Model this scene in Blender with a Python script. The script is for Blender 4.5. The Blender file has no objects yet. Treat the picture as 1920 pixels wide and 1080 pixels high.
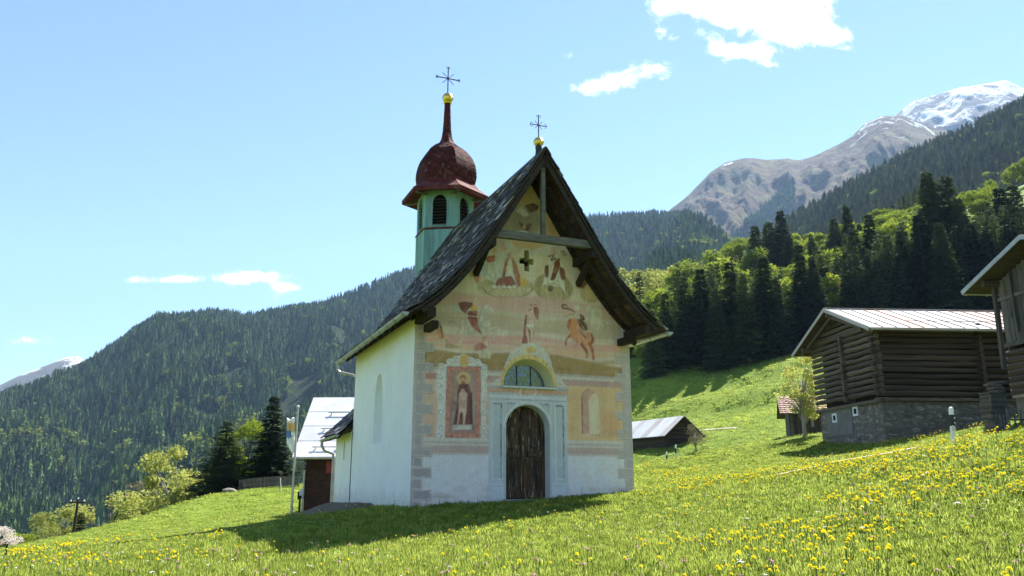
import bpy, bmesh, math, random
import numpy as np
from mathutils import Vector, Matrix
R = math.radians
rng = np.random.default_rng(7)
random.seed(7)
scene = bpy.context.scene
COL = scene.collection

# ------------------------------------------------------------------ camera
FPX, HORIZON, ZC = 1480.0, 895.0, 1.6
PITCH = math.atan((HORIZON - 540) / FPX)
SP, CP = math.sin(PITCH), math.cos(PITCH)
cam_d = bpy.data.cameras.new('camera')
cam = bpy.data.objects.new('camera', cam_d)
COL.objects.link(cam)
cam.location = (0, 0, ZC)
cam.rotation_euler = (math.pi / 2 + PITCH, 0, 0)
cam_d.sensor_width = 36
cam_d.lens = FPX / 1920 * 36
cam_d.clip_start = 0.05
cam_d.clip_end = 30000
scene.camera = cam

# ------------------------------------------------------------------ sky, sun, exposure
SUN_AZ, SUN_EL = R(33), R(50)
world = bpy.data.worlds.new('World')
scene.world = world
world.use_nodes = True
wn, wl = world.node_tree.nodes, world.node_tree.links
wn.clear()
SKY_STRENGTH = 0.061
sky = wn.new('ShaderNodeTexSky')
sky.sky_type = 'NISHITA'
sky.sun_disc = False
sky.sun_elevation = SUN_EL
sky.sun_rotation = SUN_AZ
sky.altitude = 1300
sky.air_density = 1.0
sky.dust_density = 0.0
sky.ozone_density = 3.5
bg = wn.new('ShaderNodeBackground')
bg.inputs['Strength'].default_value = SKY_STRENGTH
wout = wn.new('ShaderNodeOutputWorld')
wl.new(bg.outputs[0], wout.inputs[0])


def wmath(op, a, b=None, clamp=False):
    n = wn.new('ShaderNodeMath')
    n.operation = op
    n.use_clamp = clamp
    for i, s in enumerate((a, b)):
        if s is None:
            continue
        if isinstance(s, (int, float)):
            n.inputs[i].default_value = s
        else:
            wl.new(s, n.inputs[i])
    return n.outputs[0]


# clouds: puffs at fixed sky directions (x/y, z/y), broken up by fractal noise
def sky_dir(u, v):
    dx, dy = (u - 960) / FPX, -(v - 540) / FPX
    den = CP - dy * SP
    return dx / den, (SP + dy * CP) / den


geo = wn.new('ShaderNodeTexCoord')
sep = wn.new('ShaderNodeSeparateXYZ')
wl.new(geo.outputs['Generated'], sep.inputs[0])
yy = wmath('MAXIMUM', sep.outputs['Y'], 0.05)
cmb = wn.new('ShaderNodeCombineXYZ')
wl.new(wmath('DIVIDE', sep.outputs['X'], yy), cmb.inputs[0])
wl.new(wmath('DIVIDE', sep.outputs['Z'], yy), cmb.inputs[1])
PUFFS = [(1285, 2, 70, 26, 1), (1365, 14, 80, 34, 1.3), (1450, 34, 90, 40, 1.4), (1520, 56, 62, 36, 1.3),
         (1565, 70, 30, 22, .9), (1238, 22, 26, 24, .75), (1330, 70, 26, 18, .7), (1392, 98, 62, 20, 1.2), (1448, 122, 26, 9, .8),
         (1355, 92, 36, 16, .9), (1250, 62, 20, 14, .6), (1430, -20, 150, 28, 1.2), (1590, 92, 18, 8, .6),
         (1212, 132, 46, 18, 1.15), (1162, 150, 50, 17, 1.1), (1115, 166, 40, 16, 1.05),
         (300, 525, 48, 8, .8), (350, 522, 30, 10, .8), (440, 521, 56, 11, .9), (505, 518, 40, 10, .8), (530, 540, 26, 10, .8),
         (515, 560, 20, 11, .65), (66, 638, 42, 9, .75), (1045, 103, 30, 8, .45), (1490, 8, 70, 20, 1)]
acc = None
for (u, v, ru, rv, w) in PUFFS:
    cx, cz = sky_dir(u, v)
    sx, sz = 1.05 * ru / FPX, 1.05 * rv / FPX
    mp = wn.new('ShaderNodeMapping')
    mp.vector_type = 'TEXTURE'
    mp.inputs['Location'].default_value = (cx, cz, 0)
    mp.inputs['Scale'].default_value = (sx * 1.5, sz * 1.5, 1)
    wl.new(cmb.outputs[0], mp.inputs[0])
    ln = wn.new('ShaderNodeVectorMath')
    ln.operation = 'LENGTH'
    wl.new(mp.outputs[0], ln.inputs[0])
    k = wmath('MULTIPLY', wmath('SUBTRACT', 1.0, ln.outputs['Value'], True), w * 1.3)
    acc = k if acc is None else wmath('ADD', acc, k)
cn = wn.new('ShaderNodeTexNoise')
cn.noise_dimensions = '2D'
cn.inputs['Scale'].default_value = 21
cn.inputs['Detail'].default_value = 9
cn.inputs['Roughness'].default_value = 0.72
cn.inputs['Distortion'].default_value = 0.5
wl.new(cmb.outputs[0], cn.inputs['Vector'])
dens = wmath('ADD', acc, wmath('MULTIPLY', wmath('SUBTRACT', cn.outputs[0], 0.55), 3.6))
mr = wn.new('ShaderNodeMapRange')
mr.interpolation_type = 'SMOOTHSTEP'
mr.inputs['From Min'].default_value = 0.08
mr.inputs['From Max'].default_value = 1.45
wl.new(dens, mr.inputs['Value'])
inside = wmath('MULTIPLY', mr.outputs[0], wmath('MULTIPLY', acc, 4.0, True), True)
cm = wn.new('ShaderNodeMix')
cm.data_type = 'RGBA'
wl.new(inside, cm.inputs['Factor'])
wl.new(sky.outputs[0], cm.inputs['A'])
cm.inputs['B'].default_value = (12, 12.1, 12.3, 1)
wl.new(cm.outputs['Result'], bg.inputs['Color'])

sun_d = bpy.data.lights.new('sun', 'SUN')
sun_d.energy = 5.0
sun_d.angle = R(0.53)
sun_d.color = (1.0, 0.955, 0.88)
sun = bpy.data.objects.new('sun', sun_d)
COL.objects.link(sun)
SUNV = Vector((math.sin(SUN_AZ) * math.cos(SUN_EL), math.cos(SUN_AZ) * math.cos(SUN_EL), math.sin(SUN_EL)))
sun.rotation_euler = SUNV.to_track_quat('Z', 'Y').to_euler()
sun.location = (20, 30, 60)

vs = scene.view_settings
vs.view_transform = 'Standard'
vs.look = 'None'
vs.exposure = 1.82
vs.gamma = 1.0
vs.use_curve_mapping = False
scene.render.engine = 'CYCLES'
scene.cycles.max_bounces = 6
scene.cycles.diffuse_bounces = 3
scene.cycles.glossy_bounces = 2
scene.cycles.transmission_bounces = 4
scene.cycles.transparent_max_bounces = 6
scene.cycles.volume_bounces = 0
scene.cycles.sample_clamp_indirect = 6
scene.cycles.use_denoising = True

# ------------------------------------------------------------------ helpers


def at(u, v, Y):
    """world point seen at photo position (u, v) at distance Y"""
    dx, dy = (u - 960) / FPX, -(v - 540) / FPX
    den = CP - dy * SP
    return Vector((dx / den * Y, Y, ZC + (SP + dy * CP) / den * Y))


def project(P):
    P = np.asarray(P, float)
    x, y, z = P[..., 0], P[..., 1], P[..., 2] - ZC
    d = y * CP + z * SP
    return 960 + FPX * x / d, 540 - FPX * (-y * SP + z * CP) / d


def tag(o, label=None, cat=None, group=None, kind=None):
    for k, v in (('label', label), ('category', cat), ('group', group), ('kind', kind)):
        if v:
            o[k] = v
    return o


def empty(name, loc=(0, 0, 0), rz=0.0):
    o = bpy.data.objects.new(name, None)
    o.empty_display_size = 0.3
    COL.objects.link(o)
    o.location = loc
    o.rotation_euler = (0, 0, rz)
    return o


def link(name, me, parent=None, loc=None, rot=None, scale=None):
    o = bpy.data.objects.new(name, me)
    COL.objects.link(o)
    if parent is not None:
        o.parent = parent
    if loc is not None:
        o.location = loc
    if rot is not None:
        o.rotation_euler = rot
    if scale is not None:
        o.scale = scale
    return o


def mesh_np(name, V, F, mats=(), smooth=False):
    """F: (n,3) or (n,4) int array, or a list of tuples"""
    me = bpy.data.meshes.new(name)
    V = np.asarray(V, np.float32)
    if isinstance(F, np.ndarray):
        n, k = F.shape
        me.vertices.add(len(V))
        me.vertices.foreach_set('co', V.ravel())
        me.loops.add(n * k)
        me.loops.foreach_set('vertex_index', F.astype(np.int32).ravel())
        me.polygons.add(n)
        me.polygons.foreach_set('loop_start', np.arange(0, n * k, k, dtype=np.int32))
        me.polygons.foreach_set('loop_total', np.full(n, k, np.int32))
        me.update(calc_edges=True)
    else:
        me.from_pydata([tuple(map(float, v)) for v in V], [], F)
        me.update()
    for m in mats:
        me.materials.append(m)
    if smooth:
        me.polygons.foreach_set('use_smooth', np.ones(len(me.polygons), bool))
    return me


class MB:
    """collects simple solids into one mesh"""

    def __init__(self):
        self.v, self.f, self.mi, self.m = [], [], [], 0

    def add(self, verts, faces):
        n = len(self.v)
        self.v += [tuple(v) for v in verts]
        for f in faces:
            self.f.append(tuple(i + n for i in f))
            self.mi.append(self.m)
        return self

    def box(self, c, s, M=None, taper=0.0):
        x, y, z = s[0] / 2, s[1] / 2, s[2] / 2
        t = 1 - taper
        pts = [(-x, -y, -z), (x, -y, -z), (x, y, -z), (-x, y, -z), (-x * t, -y * t, z), (x * t, -y * t, z), (x * t, y * t, z), (-x * t, y * t, z)]
        if M is not None:
            pts = [M @ Vector(p) for p in pts]
        pts = [(p[0] + c[0], p[1] + c[1], p[2] + c[2]) for p in pts]
        return self.add(pts, [(0, 3, 2, 1), (4, 5, 6, 7), (0, 1, 5, 4), (1, 2, 6, 5), (2, 3, 7, 6), (3, 0, 4, 7)])

    def beam(self, a, b, w, h, up=(0, 0, 1)):
        """rectangular bar from a to b, w across, h along up"""
        a, b, up = Vector(a), Vector(b), Vector(up)
        d = (b - a).normalized()
        s = d.cross(up).normalized()
        u = s.cross(d).normalized()
        pts = []
        for p in (a, b):
            for (i, j) in ((-1, -1), (1, -1), (1, 1), (-1, 1)):
                pts.append(p + s * (w / 2 * i) + u * (h / 2 * j))
        return self.add(pts, [(0, 1, 2, 3)[::-1], (4, 5, 6, 7), (0, 1, 5, 4), (1, 2, 6, 5), (2, 3, 7, 6), (3, 0, 4, 7)])

    def tube(self, path, rad, n=8, cap=True):
        path = [Vector(p) for p in path]
        if isinstance(rad, (int, float)):
            rad = [rad] * len(path)
        rings = []
        for i, p in enumerate(path):
            d = (path[min(i + 1, len(path) - 1)] - path[max(i - 1, 0)]).normalized()
            ref = Vector((0, 0, 1)) if abs(d.z) < 0.9 else Vector((1, 0, 0))
            s = d.cross(ref).normalized()
            u = s.cross(d)
            rings.append([p + (s * math.cos(t) + u * math.sin(t)) * rad[i] for t in [2 * math.pi * k / n for k in range(n)]])
        vs_ = [q for r in rings for q in r]
        fs = []
        for i in range(len(path) - 1):
            for k in range(n):
                k2 = (k + 1) % n
                fs.append((i * n + k, i * n + k2, (i + 1) * n + k2, (i + 1) * n + k))
        if cap:
            fs.append(tuple(range(n))[::-1])
            fs.append(tuple((len(path) - 1) * n + k for k in range(n)))
        return self.add(vs_, fs)

    def lathe(self, prof, n=16, c=(0, 0, 0), phase=0.0):
        vs_, fs = [], []
        for (r, z) in prof:
            for k in range(n):
                t = phase + 2 * math.pi * k / n
                vs_.append((c[0] + r * math.cos(t), c[1] + r * math.sin(t), c[2] + z))
        for i in range(len(prof) - 1):
            for k in range(n):
                k2 = (k + 1) % n
                fs.append((i * n + k, i * n + k2, (i + 1) * n + k2, (i + 1) * n + k))
        fs.append(tuple(range(n))[::-1])
        fs.append(tuple((len(prof) - 1) * n + k for k in range(n)))
        return self.add(vs_, fs)

    def prism(self, poly, axis, d0, d1):
        """extrude a 2D polygon: axis 'y' -> poly is (x, z); 'x' -> (y, z); 'z' -> (x, y)"""
        def p3(q, d):
            return {'y': (q[0], d, q[1]), 'x': (d, q[0], q[1]), 'z': (q[0], q[1], d)}[axis]
        n = len(poly)
        vs_ = [p3(q, d0) for q in poly] + [p3(q, d1) for q in poly]
        fs = [tuple(range(n)), tuple(range(n, 2 * n))[::-1]] + [(i, (i + 1) % n + 0, (i + 1) % n + n, i + n)[::-1] for i in range(n)]
        return self.add(vs_, fs)

    def mesh(self, name, mats, smooth=False, fix=True):
        me = bpy.data.meshes.new(name)
        me.from_pydata([tuple(v) for v in self.v], [], self.f)
        if not isinstance(mats, (list, tuple)):
            mats = [mats]
        for m in mats:
            me.materials.append(m)
        if len(mats) > 1:
            me.polygons.foreach_set('material_index', self.mi)
        if fix:
            bm = bmesh.new()
            bm.from_mesh(me)
            bmesh.ops.recalc_face_normals(bm, faces=bm.faces)
            bm.to_mesh(me)
            bm.free()
        if smooth:
            me.polygons.foreach_set('use_smooth', np.ones(len(me.polygons), bool))
        me.update()
        return me

    def build(self, name, mats, parent=None, smooth=False, **kw):
        return link(name, self.mesh(name, mats, smooth), parent, **kw)


# ------------------------------------------------------------------ materials
class NT:
    def __init__(self, name):
        self.m = bpy.data.materials.new(name)
        self.m.use_nodes = True
        self.t = self.m.node_tree
        self.n, self.l = self.t.nodes, self.t.links
        self.b = self.n['Principled BSDF']
        self.out = self.n['Material Output']

    def new(self, typ, **kw):
        n = self.n.new(typ)
        for k, v in kw.items():
            setattr(n, k, v)
        return n

    def val(self, sock, v):
        if isinstance(v, (int, float, tuple)):
            sock.default_value = v if not (isinstance(v, tuple) and len(v) == 3 and sock.type == 'RGBA') else v + (1,)
        else:
            self.l.new(v, sock)

    def math(self, op, a, b=0.0, clamp=False):
        n = self.new('ShaderNodeMath', operation=op, use_clamp=clamp)
        self.val(n.inputs[0], a)
        self.val(n.inputs[1], b)
        return n.outputs[0]

    def coord(self, kind='Object', scale=(1, 1, 1), rot=(0, 0, 0)):
        tc = self.new('ShaderNodeTexCoord')
        if kind == 'World':
            src = self.new('ShaderNodeNewGeometry').outputs['Position']
        else:
            src = tc.outputs[kind]
        mp = self.new('ShaderNodeMapping')
        mp.inputs['Scale'].default_value = scale
        mp.inputs['Rotation'].default_value = rot
        self.l.new(src, mp.inputs[0])
        return mp.outputs[0]

    def noise(self, vec, scale, detail=5, rough=0.55, dist=0.0):
        n = self.new('ShaderNodeTexNoise')
        n.inputs['Scale'].default_value = scale
        n.inputs['Detail'].default_value = detail
        n.inputs['Roughness'].default_value = rough
        n.inputs['Distortion'].default_value = dist
        if vec is not None:
            self.l.new(vec, n.inputs['Vector'])
        return n.outputs[0]

    def ramp(self, fac, a, b, lo=0.0, hi=1.0):
        n = self.new('ShaderNodeMapRange')
        n.inputs['From Min'].default_value = lo
        n.inputs['From Max'].default_value = hi
        self.l.new(fac, n.inputs['Value'])
        return self.mix(n.outputs[0], a, b)

    def step(self, fac, lo, hi):
        n = self.new('ShaderNodeMapRange', interpolation_type='SMOOTHSTEP')
        n.inputs['From Min'].default_value = lo
        n.inputs['From Max'].default_value = hi
        self.l.new(fac, n.inputs['Value'])
        return n.outputs[0]

    def mix(self, fac, a, b, blend='MIX'):
        n = self.new('ShaderNodeMix', data_type='RGBA', blend_type=blend)
        self.val(n.inputs['Factor'], fac)
        self.val(n.inputs['A'], a)
        self.val(n.inputs['B'], b)
        return n.outputs['Result']

    def bump(self, h, strength=0.4, dist=0.02):
        n = self.new('ShaderNodeBump')
        n.inputs['Strength'].default_value = strength
        n.inputs['Distance'].default_value = dist
        self.l.new(h, n.inputs['Height'])
        self.l.new(n.outputs[0], self.b.inputs['Normal'])
        return n

    def set(self, col=None, rough=0.8, metal=0.0, spec=0.3):
        if col is not None:
            self.val(self.b.inputs['Base Color'], col)
        self.val(self.b.inputs['Roughness'], rough)
        self.val(self.b.inputs['Metallic'], metal)
        self.b.inputs['Specular IOR Level'].default_value = spec
        return self.m


def simple_mat(name, a, b, scale=4, rough=0.8, metal=0.0, bump=0.3, dist=0.01, stretch=(1, 1, 1), spec=0.3, rnd=0.0, lo=0.3, hi=0.7, coord='Object'):
    t = NT(name)
    v = t.coord(coord, stretch)
    n = t.noise(v, scale, 6, 0.62)
    c = t.ramp(n, a, b, lo, hi)
    if rnd:
        oi = t.new('ShaderNodeObjectInfo')
        k = t.math('ADD', t.math('MULTIPLY', oi.outputs['Random'], 2 * rnd), 1 - rnd)
        c = t.mix(1.0, c, k, 'MULTIPLY')
    if bump:
        t.bump(t.noise(v, scale * 3, 6, 0.65), bump, dist)
    return t.set(c, rough, metal, spec)


def shingle_mat(name, dark, mid, light, rough=.6, spec=.4, frac=.8):
    """each piece takes its own tone"""
    t = NT(name)
    ge = t.new('ShaderNodeNewGeometry')
    oi = t.new('ShaderNodeObjectInfo')
    r = t.math('FRACT', t.math('ADD', t.math('MULTIPLY', oi.outputs['Random'], 7.3), ge.outputs['Random Per Island']))
    v = t.coord('World', (1, 1, 1))
    n = t.noise(v, 26, 5, .65)
    c = t.mix(t.math('POWER', r, 1.6), dark, mid)
    c = t.mix(t.step(r, frac, min(frac + .1, 1.0)), c, light)
    c = t.mix(1.0, c, t.ramp(n, (0.55, 0.55, 0.55), (1.35, 1.35, 1.35), .3, .7), 'MULTIPLY')
    t.bump(n, .5, .006)
    return t.set(c, rough, 0, spec)


def foliage_mat(name, a, b, trans=0.35, rough=0.6, tint=True, tcol=None, rnd=0.25, grain=0.9):
    """thin leaves or blades: diffuse plus light coming through; colour varies per copy"""
    t = NT(name)
    oi = t.new('ShaderNodeObjectInfo')
    gp = t.coord('World')
    n = t.noise(gp, grain, 4, 0.65)
    f = t.math('ADD', t.math('MULTIPLY', oi.outputs['Random'], 0.6), t.math('SUBTRACT', n, 0.25))
    c = t.mix(t.math('MAXIMUM', t.math('MINIMUM', f, 1.0), 0.0), a, b)
    k = t.math('ADD', t.math('MULTIPLY', oi.outputs['Random'], 2 * rnd), 1 - rnd)
    c = t.mix(1.0, c, k, 'MULTIPLY')
    t.set(c, max(rough, .8), 0, 0.06)
    tr = t.new('ShaderNodeBsdfTranslucent')
    if tcol:
        t.val(tr.inputs[0], t.mix(1.0, c, tcol, 'MULTIPLY'))
    else:
        t.l.new(c, tr.inputs[0])
    ms = t.new('ShaderNodeMixShader')
    ms.inputs[0].default_value = trans
    t.l.new(t.b.outputs[0], ms.inputs[1])
    t.l.new(tr.outputs[0], ms.inputs[2])
    t.l.new(ms.outputs[0], t.out.inputs[0])
    return t.m


# ------------------------------------------------------------------ scattering of uncountable stuff
def scatter(name, P, S, variants, rz=None, idx=None, tilt=None, label=None, cat=None, parent=None):
    """one object: points that carry copies of the given meshes (grass, far woods, far flowers)"""
    P = np.asarray(P, np.float32)
    n = len(P)
    S = np.asarray(S, np.float32)
    if S.ndim == 1:
        S = np.repeat(S[:, None], 3, 1)
    me = bpy.data.meshes.new(name)
    me.vertices.add(n)
    me.vertices.foreach_set('co', P.ravel())
    rot = np.zeros((n, 3), np.float32)
    rot[:, 2] = rng.uniform(0, 6.283, n) if rz is None else rz
    if tilt is not None:
        rot[:, :2] = rng.normal(0, tilt, (n, 2))
    a = me.attributes.new('sc', 'FLOAT_VECTOR', 'POINT')
    a.data.foreach_set('vector', S.ravel())
    a = me.attributes.new('rt', 'FLOAT_VECTOR', 'POINT')
    a.data.foreach_set('vector', rot.ravel())
    a = me.attributes.new('ix', 'INT', 'POINT')
    a.data.foreach_set('value', (rng.integers(0, len(variants), n) if idx is None else np.asarray(idx)).astype(np.int32))
    o = link(name, me, parent)
    g = bpy.data.node_groups.new(name + '_spread', 'GeometryNodeTree')
    g.interface.new_socket('Geometry', in_out='INPUT', socket_type='NodeSocketGeometry')
    g.interface.new_socket('Geometry', in_out='OUTPUT', socket_type='NodeSocketGeometry')
    gi, go = g.nodes.new('NodeGroupInput'), g.nodes.new('NodeGroupOutput')
    ip = g.nodes.new('GeometryNodeInstanceOnPoints')
    jn = g.nodes.new('GeometryNodeJoinGeometry')
    for src in variants[::-1]:
        so = bpy.data.objects.new(src.name, src)
        inf = g.nodes.new('GeometryNodeObjectInfo')
        inf.inputs['As Instance'].default_value = True
        inf.inputs['Object'].default_value = so
        g.links.new(inf.outputs['Geometry'], jn.inputs[0])

    def attr(nm, typ):
        a_ = g.nodes.new('GeometryNodeInputNamedAttribute')
        a_.data_type = typ
        a_.inputs['Name'].default_value = nm
        return a_.outputs['Attribute']
    g.links.new(gi.outputs[0], ip.inputs['Points'])
    g.links.new(jn.outputs[0], ip.inputs['Instance'])
    ip.inputs['Pick Instance'].default_value = True
    g.links.new(attr('ix', 'INT'), ip.inputs['Instance Index'])
    e2r = g.nodes.new('FunctionNodeEulerToRotation')
    g.links.new(attr('rt', 'FLOAT_VECTOR'), e2r.inputs[0])
    g.links.new(e2r.outputs[0], ip.inputs['Rotation'])
    g.links.new(attr('sc', 'FLOAT_VECTOR'), ip.inputs['Scale'])
    g.links.new(ip.outputs[0], go.inputs[0])
    md = o.modifiers.new('spread', 'NODES')
    md.node_group = g
    tag(o, label, cat, None, 'stuff')
    return o


def vnoise(x, y, seed=0):
    """value noise, numpy"""
    x, y = np.asarray(x, float), np.asarray(y, float)
    xi, yi = np.floor(x).astype(np.int64), np.floor(y).astype(np.int64)
    xf, yf = x - xi, y - yi
    xf, yf = xf * xf * (3 - 2 * xf), yf * yf * (3 - 2 * yf)

    def h(a, b):
        n = (a * 374761393 + b * 668265263 + seed * 1442695041) & 0xFFFFFFFF
        n = ((n ^ (n >> 13)) * 1274126177) & 0xFFFFFFFF
        return ((n ^ (n >> 16)) & 0xFFFF) / 65535.0
    return (h(xi, yi) * (1 - xf) + h(xi + 1, yi) * xf) * (1 - yf) + (h(xi, yi + 1) * (1 - xf) + h(xi + 1, yi + 1) * xf) * yf


def fbm(x, y, oct=5, seed=0, gain=0.5):
    s, a, t = 0, 1.0, 0
    for i in range(oct):
        s = s + a * vnoise(x * 2 ** i + 17.3 * i, y * 2 ** i - 9.1 * i, seed + i)
        t += a
        a *= gain
    return s / t - 0.5
# ------------------------------------------------------------------ ground
CTRL = [  # photo u, v and distance of meadow points
    (0, 1080, 8.6), (480, 1080, 8.2), (960, 1080, 7.6), (1440, 1080, 6.8), (1920, 1080, 6.2),
    (0, 1056, 13.5), (300, 1013, 18), (475, 988, 20.5), (570, 1053, 12), (768, 950, 18.9), (900, 985, 15), (1190, 922, 21.2), (1100, 960, 16.5),
    (1250, 985, 12.5), (1400, 1000, 10.2), (1650, 1000, 9), (1900, 960, 8.5), (1250, 905, 25), (1400, 905, 20), (1600, 868, 20), (1750, 846, 19),
    (1920, 806, 15.5), (1920, 850, 12.5), (1500, 930, 14), (1700, 900, 13.5), (1789, 838, 20.5), (1560, 862, 27), (1680, 848, 27), (1860, 812, 25),
    (1330, 878, 36), (1210, 872, 46), (1265, 872, 54), (1245, 862, 60), (1380, 852, 52), (1541, 828, 41), (1665, 831, 34.8), (1880, 800, 34), (1940, 780, 27),
    (1483, 816, 47), (1300, 866, 57), (1420, 826, 58), (1190, 850, 66), (1190, 800, 84), (1330, 792, 82), (1460, 765, 78), (1190, 740, 106), (1330, 708, 108), (1480, 660, 112),
    (1190, 668, 132), (1330, 652, 134), (1480, 632, 132), (1650, 615, 100), (1850, 600, 92), (1650, 560, 135), (1850, 545, 125), (1850, 375, 265), (1920, 352, 265), (2050, 320, 265), (1650, 470, 240), (1400, 540, 240), (1250, 600, 240),
    (2100, 760, 40), (2100, 560, 100),
    (546, 967, 35), (620, 955, 27), (600, 955, 40), (440, 922, 62), (370, 933, 60), (300, 962, 56), (200, 987, 52), (100, 1010, 48), (0, 1032, 45), (-200, 1065, 42),
    (515, 912, 68), (560, 912, 72), (430, 968, 42), (250, 1005, 34), (100, 1035, 30), (300, 990, 42), (0, 1062, 58), (100, 1040, 60), (200, 1016, 64), (300, 992, 68), (370, 965, 74), (-200, 1090, 55)]
RAWP = [(0, 0, 0.05), (0, 3, 0.36), (0, 5.5, 0.62), (-4, 2, 0.0), (4, 2, 0.4), (0, -15, -1.5), (-15, -10, -3.5), (15, -10, 1.5), (-40, -40, -14), (40, -40, 6), (0, -60, -8),
        (-60, 70, -14), (-45, 82, -14), (-30, 90, -13), (-16, 95, -12), (-75, 55, -16), (0, 100, -4), (10, 100, 4), (-60, 20, -10), (-100, 40, -26), (-110, 120, -40), (-50, 150, -34), (10, 180, 2),
        (-200, 300, -70), (-300, 100, -70), (-60, 300, -62), (20, 300, 8), (-150, -150, -60), (150, -150, 30), (60, 0, 11), (120, 0, 28), (200, 100, 75), (220, 250, 115), (0, -200, -30), (5, 60, .6), (0, 75, -1)]
_C = np.array([tuple(at(*c)) for c in CTRL] + RAWP)
_S = 30.0


def _phi(d):
    return np.where(d > 1e-9, d * d * np.log(d + 1e-12), 0.0)


_n = len(_C)
_X = _C[:, :2] / _S
_K = _phi(np.linalg.norm(_X[:, None] - _X[None], axis=2)) + np.eye(_n) * 0.004
_P = np.hstack([np.ones((_n, 1)), _X])
_A = np.block([[_K, _P], [_P.T, np.zeros((3, 3))]])
_W = np.linalg.solve(_A, np.concatenate([_C[:, 2], np.zeros(3)]))


def _sm(x, a, b):
    t = np.clip((x - a) / (b - a), 0, 1)
    return t * t * (3 - 2 * t)


def ground_z(x, y):
    x, y = np.atleast_1d(np.asarray(x, float)), np.atleast_1d(np.asarray(y, float))
    shp = x.shape
    x, y = x.ravel(), y.ravel()
    z = np.empty(len(x))
    for i in range(0, len(x), 20000):
        q = np.stack([x[i:i + 20000], y[i:i + 20000]], 1) / _S
        d = np.linalg.norm(q[:, None] - _X[None], axis=2)
        z[i:i + 20000] = _phi(d) @ _W[:_n] + _W[_n] + q @ _W[_n + 1:]
    r = np.hypot(x, y)
    far = -75 + 0 * x
    z = z + (far - z) * _sm(r, 290, 420)
    # unevenness, a mown terrace edge on the hillside and a lip in front of the lower field
    near = 1 - _sm(r, 60, 200)
    z = z + near * (0.10 * fbm(x / 5.5, y / 5.5, 3, 3) + 0.035 * fbm(x / 0.9, y / 0.9, 3, 5)) * _sm(r, 2, 6)
    z = z + (1 - near) * (1 - _sm(r, 230, 300)) * 0.9 * fbm(x / 28, y / 28, 4, 9)
    hill = _sm(x, 8, 18) * _sm(y, 60, 70) * (1 - _sm(y, 120, 135))
    yb = 92 - 0.42 * (x - 14) + 3 * np.sin(x * .12)
    z = z + hill * (0.5 * np.tanh((y - yb) * 0.9) * np.exp(-((y - yb) / 9.0) ** 2) + 0.5 * np.tanh((y - yb - 13)) * np.exp(-((y - yb - 13) / 8.0) ** 2))
    return z.reshape(shp)


def gz(x, y):
    return float(ground_z([x], [y])[0])


def on_ground(u, v0, Y):
    """ground point in the vertical plane of photo column u at distance Y"""
    p = at(u, v0, Y)
    p.z = gz(p.x, p.y)
    return p


az = np.concatenate([np.linspace(-180, -50, 40, endpoint=False), np.linspace(-50, 50, 300, endpoint=False), np.linspace(50, 180, 41)])
rr = np.concatenate([[0.0, 0.4], np.geomspace(1.0, 420, 250), np.geomspace(440, 9000, 24)])
AZ, RR = np.meshgrid(np.radians(az), rr, indexing='ij')
GX, GY = RR * np.sin(AZ), RR * np.cos(AZ)
GZ = ground_z(GX, GY)
na, nr = GX.shape
ii, jj = np.meshgrid(np.arange(na - 1), np.arange(nr - 1), indexing='ij')
q0 = (ii * nr + jj).ravel()
GF = np.stack([q0, q0 + 1, q0 + nr + 1, q0 + nr], 1)[:, ::-1]

t = NT('meadow_ground')
wv = t.coord('World')
n1 = t.noise(wv, 0.12, 4, 0.6)
n2 = t.noise(wv, 1.4, 6, 0.7)
n3 = t.noise(wv, 14, 4, 0.7)
c = t.ramp(n1, (0.115, 0.185, 0.014), (0.20, 0.255, 0.026), 0.35, 0.65)
c = t.mix(t.math('MULTIPLY', t.step(n2, 0.45, 0.75), 0.6), c, (0.085, 0.150, 0.012))
c = t.mix(t.math('MULTIPLY', t.step(n3, 0.5, 0.8), 0.5), c, (0.22, 0.25, 0.035))
n4 = t.noise(wv, 0.45, 7, 0.75)
c = t.mix(t.math('MULTIPLY', t.step(n4, 0.52, 0.62), 0.30), c, (0.075, 0.13, 0.012))
t.bump(t.math('ADD', t.math('MULTIPLY', n3, 0.5), t.math('MULTIPLY', t.noise(wv, 3.2, 6, 0.7), 1.6)), 0.8, 0.16)
M_MEADOW = t.set(c, 0.95, 0, 0.1)
ground = link('ground', mesh_np('ground', np.stack([GX, GY, GZ], -1).reshape(-1, 3), GF, [M_MEADOW], True))
tag(ground, 'sloping green alpine meadow', None, None, 'structure')

# ------------------------------------------------------------------ mountains


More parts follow.
